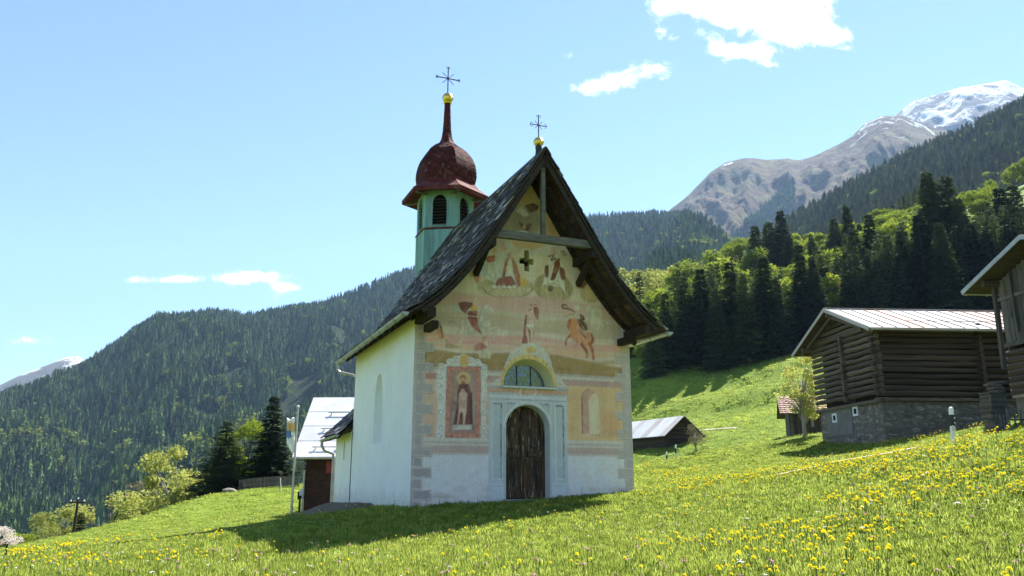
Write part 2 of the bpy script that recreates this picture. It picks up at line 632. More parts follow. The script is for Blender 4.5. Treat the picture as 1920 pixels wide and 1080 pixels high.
class Range:
    def __init__(self, name, crest, rc, rb, zb, mat, drop=0, amp=60, seed=1, nt=70, na=220, prof=1.0, wl=260, crag=0.0):
        cr = [(u, v) for (u, v) in crest]
        A, E = [], []
        for (u, v) in cr:
            p = at(u, v, 1.0)
            A.append(math.atan2(p.x, p.y))
            E.append((p.z - ZC) / math.hypot(p.x, p.y))
        self.A, self.E = np.array(A), np.array(E)
        self.rc, self.rb, self.zb, self.drop, self.amp, self.seed, self.prof, self.wl, self.crag = rc, rb, zb, drop, amp, seed, prof, wl, crag
        a = np.linspace(A[0], A[-1], na)
        tt = np.concatenate([np.linspace(0, 1, nt), np.linspace(1.03, 1.7, 14)])
        AA, TT = np.meshgrid(a, tt, indexing='ij')
        V = self.pos(AA, TT)
        i, j = np.meshgrid(np.arange(na - 1), np.arange(len(tt) - 1), indexing='ij')
        n = len(tt)
        q = (i * n + j).ravel()
        F = np.stack([q, q + 1, q + n + 1, q + n], 1)[:, ::-1]
        o = link(name, mesh_np(name, V.reshape(-1, 3), F, [mat], True))
        tag(o, None, None, None, 'structure')
        self.o = o

    def pos(self, a, t):
        rc = self.rc(a) if callable(self.rc) else self.rc + 0 * a
        rb = self.rb(a) if callable(self.rb) else self.rb + 0 * a
        zb = self.zb(a) if callable(self.zb) else self.zb + 0 * a
        zc = ZC + np.interp(a, self.A, self.E) * rc - self.drop
        tc = np.clip(t, 0, 1)
        r = rb + (rc - rb) * t
        wx, wy = np.sin(a) * r / self.wl, np.cos(a) * r / self.wl
        ridge = 0.5 - np.abs(fbm(a * rc / self.wl * 1.3, 0.35 * r / self.wl, 4, self.seed)) * 3.2
        nz = fbm(wx, wy, 5, self.seed + 20) * 0.9 + ridge * 0.55
        win = np.sin(np.pi * np.clip(t, 0, 1) ** 1.2) ** 0.8
        z = zb + (zc - zb) * tc ** self.prof + self.amp * nz * win * np.where(t <= 1, 1, 0) + fbm(wx * 5, wy * 5, 3, self.seed + 3) * self.amp * 0.06 + (0.25 - np.abs(fbm(wx * 3.1 + a * 9, wy * 1.2, 5, self.seed + 8, .6))) * self.amp * self.crag * win
        z = z - np.where(t > 1, (t - 1) * (zc - zb) * 0.9, 0)
        return np.stack([np.sin(a) * r, np.cos(a) * r, z], -1)

    def sample(self, n, a0, a1, t0, t1):
        rc = self.rc if not callable(self.rc) else float(np.max(self.rc(self.A)))
        a = rng.uniform(a0, a1, n * 3)
        t = rng.uniform(t0, t1, n * 3)
        P = self.pos(a, t)
        r = np.hypot(P[:, 0], P[:, 1])
        k = rng.uniform(0, 1, n * 3) < r / r.max()
        k &= np.cumsum(k) <= n
        return P[k], t[k]


def range_mat(name, lo, hi, patch, scale, patch_lo=0.62, snow=None, rock=None):
    t = NT(name)
    v = t.coord('World')
    c = t.ramp(t.noise(v, scale, 7, 0.65), lo, hi, 0.35, 0.65)
    c = t.mix(t.step(t.noise(v, scale * 2.3, 8, 0.7), patch_lo, patch_lo + 0.06), c, patch)
    if rock:
        rk = t.noise(t.coord('World', (1, 1, .35), (.2, .3, .1)), scale * 5, 8, 0.75)
        c = t.mix(t.step(rk, 0.5, 0.62), c, rock)
    if snow:
        z0, z1, amt, col = snow
        sp = t.new('ShaderNodeSeparateXYZ')
        t.l.new(t.new('ShaderNodeNewGeometry').outputs['Position'], sp.inputs[0])
        hgt = t.new('ShaderNodeMapRange')
        hgt.inputs['From Min'].default_value = z0
        hgt.inputs['From Max'].default_value = z1
        t.l.new(sp.outputs['Z'], hgt.inputs['Value'])
        sn = t.noise(t.coord('World', (1.0, 1.0, 0.5), (0.15, 0.55, 0.4)), amt, 9, 0.72, 0.6)
        s = t.math('ADD', sn, t.math('MULTIPLY', t.math('SUBTRACT', hgt.outputs[0], 0.5), 0.55))
        c = t.mix(t.step(s, 0.545, 0.56), c, col)
    t.bump(t.noise(v, scale * 5, 9, 0.75), 1.0, 45)
    return t.set(c, 0.95, 0, 0.1)


M_FLOOR = range_mat('forest_floor', (0.022, 0.040, 0.016), (0.045, 0.070, 0.022), (0.20, 0.19, 0.08), 0.009, 0.60)
M_ALP = range_mat('alpine_slope', (0.075, 0.043, 0.022), (0.150, 0.100, 0.040), (0.150, 0.140, 0.038), 0.005, 0.52, (690, 1390, 0.013, (0.82, 0.84, 0.88)), (0.060, 0.048, 0.042))
M_SNOW = range_mat('snow_slope', (0.11, 0.10, 0.09), (0.17, 0.15, 0.13), (0.13, 0.11, 0.085), 0.004, 0.6, (700, 2150, 0.0095, (0.85, 0.87, 0.90)), (0.09, 0.085, 0.085))
M_FAR = range_mat('far_slope', (0.12, 0.10, 0.07), (0.19, 0.16, 0.10), (0.15, 0.14, 0.08), 0.003, 0.6, (250, 800, 0.009, (0.8, 0.82, 0.86)), (0.12, 0.11, 0.10))

WOOD = Range('mountain', [(-420, 930), (-200, 830), (0, 741), (60, 722), (110, 702), (160, 676), (210, 646), (250, 618), (285, 603), (320, 592), (400, 580), (480, 582), (540, 574), (600, 561), (660, 541), (720, 517), (780, 497), (860, 470), (950, 440), (1040, 412), (1100, 396), (1180, 393), (1240, 396), (1290, 391), (1312, 412), (1340, 444), (1365, 482), (1420, 560), (1480, 640)],
             1550, lambda a: 420 + 0 * a, lambda a: -92 + 150 * _sm(a, R(2), R(13)), M_FLOOR, drop=18, amp=150, seed=11, prof=1.15, na=300, nt=90, wl=340)
ALP = Range('mountain', [(1080, 560), (1180, 470), (1250, 398), (1290, 366), (1330, 326), (1360, 306), (1400, 298), (1450, 301), (1500, 300), (1535, 288), (1570, 272), (1600, 254), (1622, 232), (1650, 218), (1690, 216), (1740, 236), (1800, 250), (1920, 262), (2100, 300), (2300, 400)],
            2500, 1350, 110, M_ALP, amp=190, seed=31, prof=0.95, na=340, nt=150, wl=330, crag=.45)
SNOW = Range('mountain', [(1500, 420), (1600, 290), (1680, 214), (1712, 190), (1745, 180), (1762, 176), (1800, 164), (1850, 156), (1885, 151), (1912, 163), (1960, 178), (2100, 215), (2300, 330)],
             3900, 2400, 300, M_SNOW, amp=150, seed=47, na=260, nt=110, wl=420, crag=1.0)
FARP = Range('mountain', [(-420, 800), (-200, 735), (-60, 752), (0, 722), (40, 702), (90, 684), (125, 669), (148, 667), (175, 690), (260, 760), (400, 860)],
             4600, 2600, -60, M_FAR, amp=130, seed=53, na=130, wl=420)
RIDGE = Range('hill', [(1240, 640), (1290, 560), (1330, 488), (1400, 446), (1450, 408), (1500, 374), (1540, 350), (1580, 326), (1620, 306), (1660, 284), (1700, 263), (1750, 241), (1800, 222), (1840, 201), (1870, 186), (1900, 173), (1920, 160), (2000, 130), (2200, 80), (2700, 60)],
              860, 345, lambda a: 0 + 74 * _sm(a, R(10), R(30)), M_FLOOR, drop=22, amp=24, seed=71, prof=1.2, na=200, wl=150)

# ------------------------------------------------------------------ far woods (seen as one mass)


def far_spruce(name, seed, mats):
    rd = random.Random(seed)
    m = MB()
    m.tube([(0, 0, 0), (0, 0, 0.3)], [0.016, 0.012], 5)
    m.m = 1
    n, L = 9, 7
    for i in range(L):
        z0 = 0.07 + 0.86 * i / L
        z1 = min(1.0, z0 + 0.24 - 0.01 * i)
        r = 0.20 * (1 - i / L) ** 0.85 + 0.012
        ph = rd.uniform(0, 6.28)
        ring = []
        for k in range(n):
            tt = ph + 2 * math.pi * k / n
            rk = r * (1.0 if k % 2 else 0.55) * rd.uniform(0.75, 1.2)
            ring.append((rk * math.cos(tt), rk * math.sin(tt), z0 - (0.03 if k % 2 else -0.02) * rd.uniform(.5, 1.4)))
        m.add(ring + [(0, 0, z1)], [(k, (k + 1) % n, n) for k in range(n)])
    return m.mesh(name, mats, fix=False)


def far_broadleaf(name, seed, mats):
    rd = np.random.default_rng(seed)
    m = MB()
    m.tube([(0, 0, 0), (0, 0, 0.4)], [0.02, 0.012], 5)
    m.m = 1
    for _ in range(60):
        d = rd.normal(size=3)
        d /= np.linalg.norm(d)
        c_ = np.array([0, 0, 0.62]) + d * np.array([0.24, 0.24, 0.34]) * rd.uniform(0.45, 1.0)
        s = rd.uniform(0.05, 0.10)
        e = rd.normal(size=(2, 3))
        a_, b_ = e[0] / np.linalg.norm(e[0]) * s, e[1] / np.linalg.norm(e[1]) * s
        m.add([c_ - a_ - b_ * .5, c_ + a_ - b_ * .6, c_ + a_ * .6 + b_, c_ - a_ * .7 + b_ * .8], [(0, 1, 2, 3)])
    return m.mesh(name, mats, fix=False)


M_BARK = simple_mat('bark', (0.055, 0.042, 0.032), (0.11, 0.09, 0.07), 6, 0.95, stretch=(3, 3, .5), bump=.6)
M_BARKPALE = simple_mat('pale_bark', (0.22, 0.20, 0.17), (0.36, 0.33, 0.29), 6, 0.9, stretch=(3, 3, .5), bump=.4)
M_NEEDLE_FAR = foliage_mat('far_needles', (0.022, 0.054, 0.021), (0.085, 0.132, 0.038), 0.15, rnd=.5, grain=.018)
M_LEAF_FAR = foliage_mat('far_leaves', (0.10, 0.155, 0.022), (0.20, 0.23, 0.04), 0.35)
FS = [far_spruce('far_spruce', s, [M_BARK, M_NEEDLE_FAR]) for s in (1, 2, 3)]
FB = [far_broadleaf('far_broadleaf', s, [M_BARK, M_LEAF_FAR]) for s in (1, 2)]
VARS = FS + FB


def wood(name, rg, n, a0, a1, t0, t1, label, h=(15, 29), clear=0.175, leafy=0.03, seed=0, keep=None, variants=None):
    P, t = rg.sample(n, a0, a1, t0, t1)
    cl = fbm(P[:, 0] / 55, P[:, 1] / 55, 4, 77 + seed)
    lf = fbm(P[:, 0] / 140, P[:, 1] / 140, 3, 177 + seed)
    k = cl < clear
    if keep is not None:
        u, v = project(P)
        k &= keep(u, v)
    P, t, lf = P[k], t[k], lf[k]
    N = len(P)
    hh = rng.uniform(h[0], h[1], N) * (1 - 0.25 * t ** 3)
    leaf = rng.uniform(0, 1, N) < np.clip(leafy + (lf - 0.03) * 2.6 * np.clip(1.15 - 1.7 * t, 0, 1), 0, 0.85)
    idx = np.where(leaf, rng.integers(3, 5, N), rng.integers(0, 3, N))
    w = rng.uniform(0.85, 1.3, N)
    S = np.stack([hh * w, hh * w, hh * np.where(leaf, 0.75, 1.0)], 1)
    P[:, 2] -= 0.5
    return scatter(name, P, S, variants or VARS, idx=idx, label=label, cat='forest')


wood('forest', WOOD, 30000, R(-37), R(17), 0.02, 1.02, 'dark spruce forest covering the long mountain across the valley')
wood('forest', ALP, 9000, R(13), R(24), 0.0, 0.85, 'strip of spruces climbing the gully side of the brown mountain', h=(14, 24), clear=0.5, seed=5,
     keep=lambda u, v: (v > 470 - (u - 1345) * 0.92) & (v < 520 - (u - 1345) * 0.92 + 40) & (u < 1490))

# ------------------------------------------------------------------ the chapel
CH_O, CH_RZ = Vector((0.41, 20.05, 1.0)), R(22.5)
chapel = tag(empty('chapel', CH_O, CH_RZ), 'white chapel with painted front gable, shingled roof and red onion-domed bell tower', 'chapel')
CH_M = Matrix.Translation(CH_O) @ Matrix.Rotation(CH_RZ, 4, 'Z')

t = NT('white_plaster')
pv_ = t.coord('Object')
pn_ = t.noise(pv_, 2.2, 6, .62)
c = t.ramp(pn_, (0.77, 0.765, 0.74), (0.84, 0.835, 0.81), .3, .7)
c = t.mix(t.math('MULTIPLY', t.step(t.noise(t.coord('Object', (3, 3, .25)), 1.6, 7, .7), .54, .74), .35), c, (0.60, 0.59, 0.55))
c = t.mix(t.math('MULTIPLY', t.step(t.noise(pv_, 5.5, 8, .75), .62, .70), .25), c, (0.52, 0.50, 0.45))
sz_ = t.new('ShaderNodeSeparateXYZ')
t.l.new(pv_, sz_.inputs[0])
foot = t.math('SUBTRACT', 1.0, t.step(t.math('ADD', sz_.outputs['Z'], t.math('MULTIPLY', t.math('SUBTRACT', t.noise(pv_, 2.6, 7, .7), .5), 1.1)), -.15, .42))
c = t.mix(t.math('MULTIPLY', foot, .45), c, (0.44, 0.42, 0.35))
bounce_tint = t.step(t.math('ADD', sz_.outputs['Z'], t.math('MULTIPLY', t.math('SUBTRACT', t.noise(pv_, 1.1, 6, .65), .5), 1.6)), 3.55, 4.6)
c = t.mix(t.math('MULTIPLY', bounce_tint, .75), c, (0.70, 0.61, 0.33))  # warm bounce light under the eaves, painted into the plaster as yellow
t.bump(t.math('ADD', t.noise(pv_, 1.3, 4, .6), t.math('MULTIPLY', t.noise(pv_, 11, 6, .65), .35)), .35, .04)
M_PLASTER = t.set(c, .92, 0, .15)
M_YELLOWPL = simple_mat('yellow_reveal', (0.62, 0.55, 0.30), (0.70, 0.63, 0.38), 4, 0.92, bump=0.2)
M_PALEREV = simple_mat('pale_reveal', (0.50, 0.51, 0.49), (0.60, 0.61, 0.58), 5, 0.9, bump=0.2)
M_DARKWOOD = simple_mat('old_dark_timber', (0.010, 0.007, 0.005), (0.050, 0.033, 0.022), 3, 0.85, stretch=(6, 1, 6), bump=.5, rnd=.3)
M_DARKWOODX = simple_mat('old_dark_timber_across', (0.010, 0.007, 0.005), (0.050, 0.034, 0.023), 3, 0.85, stretch=(1, 6, 6), bump=.5, rnd=.3)
M_SOFFIT = simple_mat('brown_soffit_board', (0.030, 0.018, 0.011), (0.125, 0.072, 0.042), 3, 0.85, stretch=(6, 1, 6), bump=.5, rnd=.45)
M_GREYWOOD = simple_mat('grey_weathered_timber', (0.065, 0.056, 0.047), (0.17, 0.155, 0.135), 3, 0.85, stretch=(1, 6, 6), bump=.5, rnd=.15)
M_SHINGLE = shingle_mat('weathered_shingle', (0.018, 0.014, 0.012), (0.090, 0.076, 0.064), (0.38, 0.36, 0.33), .6, .4, .84)
M_ZINC = simple_mat('zinc_gutter', (0.30, 0.30, 0.28), (0.46, 0.46, 0.44), 4, 0.5, metal=.35, bump=.1)
M_GOLD = simple_mat('gilding', (0.70, 0.48, 0.12), (0.85, 0.62, 0.20), 5, 0.25, metal=1.0, bump=.12)
M_IRON = simple_mat('black_iron', (0.03, 0.032, 0.035), (0.06, 0.06, 0.065), 8, 0.6, metal=.5, bump=.1)
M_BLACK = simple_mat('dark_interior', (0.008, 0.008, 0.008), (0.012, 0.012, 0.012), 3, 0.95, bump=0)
M_TEAL = simple_mat('faded_turquoise_paint', (0.13, 0.27, 0.245), (0.26, 0.42, 0.38), 3.2, 0.75, stretch=(4, 4, .45), bump=.35, rnd=.18, lo=.28, hi=.72)
M_RED = shingle_mat('oxblood_paint', (0.045, 0.011, 0.010), (0.125, 0.030, 0.025), (0.16, 0.085, 0.07), .85, .15, .86)
M_REDWORN = simple_mat('worn_oxblood_paint', (0.095, 0.014, 0.014), (0.17, 0.08, 0.065), 3, 0.85, bump=.3, lo=.45, hi=.8, spec=.15)
M_STONE = simple_mat('door_step_stone', (0.20, 0.20, 0.19), (0.34, 0.33, 0.31), 7, 0.9, bump=.4)

# roof line (half profile, top of the shingles)
_prx = np.array([0, 0.35, 0.7, 1.05, 1.36, 1.7, 2.0, 2.28, 2.55, 2.80, 3.02, 3.24, 3.45])
_prz = np.array([8.84, 8.30, 7.74, 7.17, 6.67, 6.15, 5.72, 5.36, 5.05, 4.80, 4.62, 4.46, 4.33])
_seg = np.hypot(np.diff(_prx), np.diff(_prz))
_prs = np.concatenate([[0], np.cumsum(_seg)])          # distance from the ridge
ROOF_L = _prs[-1]


def roof_z(x):
    return np.interp(np.abs(x), _prx, _prz)


def roof_pt(s):
    return float(np.interp(s, _prs, _prx)), float(np.interp(s, _prs, _prz))


# ---- the painted front: colours laid down on a fine plaster grid
CU0, CV0, CS = 755.0, 320.0, 2.0
CW, CHH = 900, 1290
canvas = np.zeros((CHH, CW, 3), np.float32)


def wall_uv(x, z):
    p = CH_M @ Vector((x, 0, z))
    u, v = project(np.array(p))
    return float(u), float(v)


def _blur(m, k):
    if k < 1:
        return m
    for _ in range(2):
        c_ = np.cumsum(np.pad(m, ((k + 1, k), (0, 0)), 'edge'), 0)
        m = (c_[2 * k + 1:] - c_[:-2 * k - 1]) / (2 * k + 1)
        c_ = np.cumsum(np.pad(m, ((0, 0), (k + 1, k)), 'edge'), 1)
        m = (c_[:, 2 * k + 1:] - c_[:, :-2 * k - 1]) / (2 * k + 1)
    return m


_yy, _xx = np.mgrid[0:CHH, 0:CW].astype(np.float32)
_pn1 = fbm(_xx / 70, _yy / 70, 5, 301)
_pn2 = fbm(_xx / 14, _yy / 14, 4, 302)
_fold = fbm(_xx / 5.5 + 3 * _pn1, _yy / 15, 3, 303, .6) * 1.6


FOLDS = [True]


def paint(mask, x0, y0, col, alpha):
    h, w = mask.shape
    fold = _fold[y0:y0 + h, x0:x0 + w][..., None]
    col = np.array(col, np.float32) * (1 + (.22 if FOLDS[0] and alpha >= .9 and h * w < 40000 else .05) * fold)
    a = (mask * alpha * np.clip(1 + 0.9 * _pn2[y0:y0 + h, x0:x0 + w], 0.5, 1.3))[..., None]
    a = np.clip(a, 0, 1)
    canvas[y0:y0 + h, x0:x0 + w] = canvas[y0:y0 + h, x0:x0 + w] * (1 - a) + col * a


def poly(pts, col, alpha=1.0, soft=1, tr=None):
    P = np.array([tr(*p) if tr else p for p in pts], float)
    P = (P - [CU0, CV0]) * CS
    pad = soft * 2 + 2
    x0, y0 = np.maximum(np.floor(P.min(0)).astype(int) - pad, 0)
    x1, y1 = np.minimum(np.ceil(P.max(0)).astype(int) + pad, [CW, CHH])
    if x1 <= x0 or y1 <= y0:
        return
    X, Y = _xx[y0:y1, x0:x1] + .5, _yy[y0:y1, x0:x1] + .5
    m = np.zeros(X.shape, bool)
    n = len(P)
    for i in range(n):
        ax, ay = P[i]
        bx, by = P[(i + 1) % n]
        if ay == by:
            continue
        m ^= ((ay > Y) != (by > Y)) & (X < (bx - ax) * (Y - ay) / (by - ay) + ax)
    paint(_blur(m.astype(np.float32), soft), x0, y0, col, alpha)


def ell(cx, cy, rx, ry, col, alpha=1.0, soft=1, rot=0, tr=None, wob=0.0):
    a = np.linspace(0, 2 * np.pi, 37)[:-1]
    k = 1 + wob * np.sin(a * 5 + cx) * 0.6 + wob * np.sin(a * 8 + cy) * 0.5
    x, y = rx * np.cos(a) * k, ry * np.sin(a) * k
    c_, s_ = math.cos(rot), math.sin(rot)
    poly(np.stack([cx + x * c_ - y * s_, cy + x * s_ + y * c_], 1), col, alpha, soft, tr)


def stroke(pts, w, col, alpha=1.0, soft=1, tr=None, taper=False):
    P = np.array([tr(*p) if tr else p for p in pts], float)
    if tr:
        w = w * abs(tr(1, 0)[0] - tr(0, 0)[0])
    # resample as a smooth curve
    t_ = np.linspace(0, len(P) - 1, max(2, (len(P) - 1) * 5 + 1))
    S = []
    for t0 in t_:
        i = min(int(t0), len(P) - 2)
        f_ = t0 - i
        p0, p1, p2, p3 = P[max(i - 1, 0)], P[i], P[i + 1], P[min(i + 2, len(P) - 1)]
        S.append(0.5 * ((2 * p1) + (-p0 + p2) * f_ + (2 * p0 - 5 * p1 + 4 * p2 - p3) * f_ ** 2 + (-p0 + 3 * p1 - 3 * p2 + p3) * f_ ** 3))
    S = np.array(S)
    d = np.gradient(S, axis=0)
    nn = np.stack([-d[:, 1], d[:, 0]], 1) / (np.linalg.norm(d, axis=1)[:, None] + 1e-6)
    ww = np.full(len(S), w / 2)
    if taper:
        ww = ww * np.linspace(1, 0.35, len(S))
    poly(np.concatenate([S + nn * ww[:, None], (S - nn * ww[:, None])[::-1]]), col, alpha, soft)


def rect(x0, x1, z0, z1, col, alpha=1.0, soft=1):
    FOLDS[0] = False
    poly([wall_uv(x0, z0), wall_uv(x1, z0), wall_uv(x1, z1), wall_uv(x0, z1)], col, alpha, soft)
    FOLDS[0] = True


def frame(x0, x1, z0, z1, w, col, alpha=1.0):
    for (a, b, c_, d_) in ((x0, x1, z0, z0 + w), (x0, x1, z1 - w, z1), (x0, x0 + w, z0, z1), (x1 - w, x1, z0, z1)):
        rect(a, b, c_, d_, col, alpha, 0)


def zoomer(x0, y0, s):
    return lambda x, y: (x0 + s * x, y0 + s * y)


ZA, ZB, ZCc, ZD, ZE, ZF, ZG, Z2 = zoomer(890, 340, .23148), zoomer(790, 540, .14815), zoomer(950, 540, .14815), zoomer(780, 650, .2037), zoomer(900, 630, .1574), zoomer(900, 740, .2037), zoomer(1060, 680, .2593), zoomer(760, 260, .4075)
CREAM, WHITE, OCHRE, PINK, ROSE, GREYC, BROWN, DRED = (206, 192, 172), (214, 212, 198), (212, 180, 120), (206, 162, 146), (188, 128, 116), (168, 162, 138), (158, 132, 84), (122, 60, 56)
FLESH, SLATE, UMBER, TAN = (214, 176, 150), (150, 152, 140), (96, 72, 56), (186, 168, 136)
canvas[:] = CREAM
canvas += (_pn1 * 26)[..., None]
# gable top: cloudy grey-green and ochre light
poly([(1016, 320), (900, 470), (1140, 470)], (176, 168, 134), 0.9, 10)
poly([ZA(560, 120), ZA(760, 460), ZA(560, 460)], (206, 170, 104), 0.8, 9)
ell(960, 412, 22, 30, (150, 144, 118), .7, 8)
ell(1010, 372, 30, 22, (196, 172, 116), .7, 8)
ell(*ZA(420, 330), 26, 26, (138, 132, 108), .8, 6)
for a in [((330, 240), (380, 200), (420, 240), (450, 280), (400, 290), (360, 265)), ((290, 405), (360, 395), (430, 400), (470, 440), (300, 440))]:
    poly(a, WHITE, .9, 1, ZA)
poly([(410, 200), (470, 180), (520, 200), (500, 240), (450, 250), (480, 280), (440, 240)], (92, 66, 50), .85, 1, ZA)
poly([(355, 325), (400, 360), (465, 340), (440, 400), (390, 390)], (104, 74, 58), .85, 1, ZA)
ell(400, 160, 26, 22, (196, 166, 108), .8, 2, tr=ZA)
ell(402, 372, 16, 18, FLESH, .9, 1, tr=ZA)
ell(640, 380, 60, 60, (176, 140, 92), .6, 8, tr=ZA)
# heavens with seated figures on clouds
rect(-2.4, 2.4, 5.0, 6.75, (206, 198, 168), .75, 14)
for (cx, cy, rx, ry) in ((330, 520, 90, 40), (560, 540, 70, 45), (480, 640, 80, 60), (140, 620, 60, 50), (760, 560, 60, 50)):
    ell(cx, cy, rx, ry, (216, 210, 186), .8, 6, tr=ZA, wob=.15)
poly([(280, 478), (600, 515), (480, 556), (400, 540), (360, 560)], (206, 170, 104), .85, 3, ZA)
ell(255, 860, 230, 86, (176, 166, 126), 1, 3, tr=ZA)
ell(260, 885, 205, 48, (196, 184, 146), .9, 4, tr=ZA)
ell(640, 860, 158, 112, (160, 148, 104), 1, 3, .2, tr=ZA)
ell(620, 905, 110, 62, (178, 166, 122), .9, 5, .2, tr=ZA)
ell(945, 915, 88, 70, (184, 162, 116), 1, 3, tr=ZA)
ell(925, 905, 52, 44, (200, 178, 130), .8, 5, tr=ZA)
# figure with white and rose mantle
poly([(230, 500), (270, 520), (300, 600), (370, 830), (350, 850), (180, 830), (90, 790), (120, 640), (190, 560)], (200, 202, 190), 1, 1, ZA)
poly([(282, 600), (250, 640), (225, 780), (170, 825), (215, 838), (260, 760), (276, 640)], (176, 112, 98), .95, 1, ZA)
poly([(300, 610), (340, 680), (370, 780), (400, 840), (350, 850), (320, 740)], (182, 118, 102), .95, 1, ZA)
poly([(270, 640), (300, 640), (320, 780), (240, 790)], (220, 214, 192), 1, 1, ZA)
poly([(190, 790), (300, 770), (340, 850), (170, 850)], (150, 96, 88), .95, 1, ZA)
poly([(365, 770), (420, 800), (440, 846), (370, 850)], (214, 176, 100), .95, 1, ZA)
stroke([(420, 800), (450, 785), (455, 810), (430, 815)], 9, WHITE, .9, 0, ZA)
ell(222, 530, 36, 44, (206, 188, 150), .9, 2, tr=ZA)
ell(232, 540, 20, 26, FLESH, .95, 1, tr=ZA)
ell(280, 605, 15, 22, (196, 150, 126), .9, 1, tr=ZA)
for i in range(5):
    ell(160 + 40 * i, 856 + (i % 2) * 4, 20, 20, (220, 212, 192), 1, 1, tr=ZA)
    stroke([(142 + 40 * i, 862), (158 + 40 * i, 878), (178 + 40 * i, 868)], 4, (150, 130, 100), .7, 0, ZA)
stroke([(60, 860), (140, 925), (280, 945), (420, 920), (480, 860)], 6, (132, 110, 78), .7, 1, ZA)
poly([(90, 640), (110, 610), (165, 600), (165, 648), (120, 656)], (186, 106, 84), .95, 1, ZA)
poly([(60, 655), (110, 660), (100, 770), (55, 760)], (172, 186, 190), .8, 1, ZA)
ell(160, 565, 22, 26, (204, 168, 140), .9, 1, tr=ZA)
poly([(0, 690), (40, 690), (50, 740), (30, 830), (0, 800)], (188, 122, 96), .8, 2, ZA)
poly([(20, 720), (50, 700), (60, 750), (30, 770)], WHITE, .7, 2, ZA)
# figure in a brown and white habit
poly([(600, 600), (640, 570), (690, 610), (720, 700), (730, 820), (745, 930), (690, 860), (545, 845), (570, 760), (590, 660)], (216, 210, 190), 1, 1, ZA)
poly([(596, 680), (575, 690), (572, 740), (590, 785), (600, 740)], (120, 66, 46), .95, 1, ZA)
poly([(655, 650), (690, 620), (690, 690), (640, 800), (620, 800), (640, 720)], (126, 70, 48), .95, 1, ZA)
poly([(690, 690), (725, 720), (735, 790), (712, 800), (695, 760)], (132, 76, 52), .9, 1, ZA)
ell(645, 565, 24, 27, (206, 160, 130), .95, 1, tr=ZA)
stroke([(600, 610), (640, 600), (620, 640), (660, 625)], 6, UMBER, .8, 0, ZA)
ell(722, 580, 26, 36, (196, 184, 150), .8, 2, tr=ZA)
stroke([(700, 575), (720, 570), (740, 590)], 5, UMBER, .7, 0, ZA)
stroke([(712, 600), (728, 590), (745, 600)], 4, UMBER, .6, 0, ZA)
ell(615, 868, 19, 24, (112, 96, 68), .9, 1, tr=ZA)
stroke([(560, 850), (640, 830), (700, 870), (735, 930)], 5, (140, 116, 84), .6, 1, ZA)
stroke([(490, 880), (560, 950), (680, 978), (780, 940)], 6, (130, 108, 72), .6, 1, ZA)
# small figure at the right edge
poly([(860, 740), (900, 760), (950, 790), (930, 810), (880, 870), (830, 860), (870, 830)], (126, 86, 62), .9, 2, ZA)
ell(875, 712, 26, 24, (206, 160, 80), .9, 2, tr=ZA)
poly([(790, 800), (850, 780), (880, 810), (850, 830)], (216, 206, 170), .9, 2, ZA)
poly([(900, 700), (970, 880), (1010, 940), (960, 900)], (196, 160, 100), .7, 4, ZA)
# broad evening sky in streaks
for (z0, z1, col, al) in ((4.75, 5.15, (200, 164, 146), .8), (4.45, 4.75, TAN, .8), (4.62, 4.72, (204, 200, 178), .6), (4.2, 4.5, (182, 166, 136), .8), (4.02, 4.2, (204, 198, 172), .6), (3.82, 4.08, (206, 152, 140), .85),
                          (3.94, 3.98, (214, 190, 160), .7), (3.70, 3.84, (208, 172, 138), .8)):
    P_ = [wall_uv(x, z0 + .05 * math.sin(x * 2.1 + z0 * 9)) for x in np.linspace(-2.8, 2.95, 12)] + [wall_uv(x, z1 + .06 * math.sin(x * 1.7 + z1 * 5)) for x in np.linspace(2.95, -2.8, 12)]
    poly(P_, col, al, 4)
for q in range(26):
    x = random.uniform(-2.6, 2.6)
    z = random.uniform(3.75, 5.05)
    w_ = random.uniform(.3, 1.1)
    stroke([wall_uv(x, z), wall_uv(x + w_ * .5, z + .02), wall_uv(x + w_, z - .02)], random.uniform(1.2, 3), random.choice([(212, 200, 176), (206, 150, 136), (190, 170, 138)]), .45, 2)
# brown hillside under it
P_ = [wall_uv(x, 3.2) for x in np.linspace(-2.75, 2.85, 10)] + [wall_uv(x, 3.62 + .10 * math.sin(x * 1.3 + 1) - .03 * x) for x in np.linspace(2.85, -2.75, 14)]
poly(P_, BROWN, .95, 3)
for q in range(16):
    x = random.uniform(-2.5, 2.5)
    ell(*wall_uv(x, random.uniform(3.25, 3.6)), random.uniform(10, 30), random.uniform(2, 5), random.choice([(142, 116, 66), (176, 150, 98), (170, 140, 84)]), .5, 4)
# rider on the white horse
W_ = (190, 184, 160)
ell(*ZB(600, 540), 12, 8, W_, .9, 2)
poly([(520, 420), (600, 380), (720, 420), (760, 380), (860, 420), (880, 480), (800, 560), (700, 580), (560, 590), (500, 520)], W_, .95, 2, ZB)
poly([(740, 400), (760, 270), (800, 210), (850, 215), (920, 290), (905, 320), (850, 290), (840, 360), (880, 460), (800, 500)], (200, 196, 176), 1, 1, ZB)
stroke([(510, 520), (440, 600), (395, 700), (420, 770)], 26, W_, .9, 1, ZB, True)
stroke([(570, 570), (520, 650), (480, 720), (520, 800)], 26, W_, .9, 1, ZB, True)
stroke([(830, 520), (880, 560), (915, 620), (925, 670)], 28, (206, 198, 176), .95, 1, ZB, True)
stroke([(850, 520), (960, 500), (1020, 560), (1060, 640)], 26, (206, 198, 176), .95, 1, ZB, True)
stroke([(500, 470), (470, 540), (400, 680)], 5, (130, 112, 84), .6, 0, ZB)
stroke([(740, 400), (760, 270), (800, 210)], 5, (140, 126, 98), .6, 0, ZB)
stroke([(850, 220), (905, 270), (925, 300)], 8, (232, 226, 210), .9, 0, ZB)
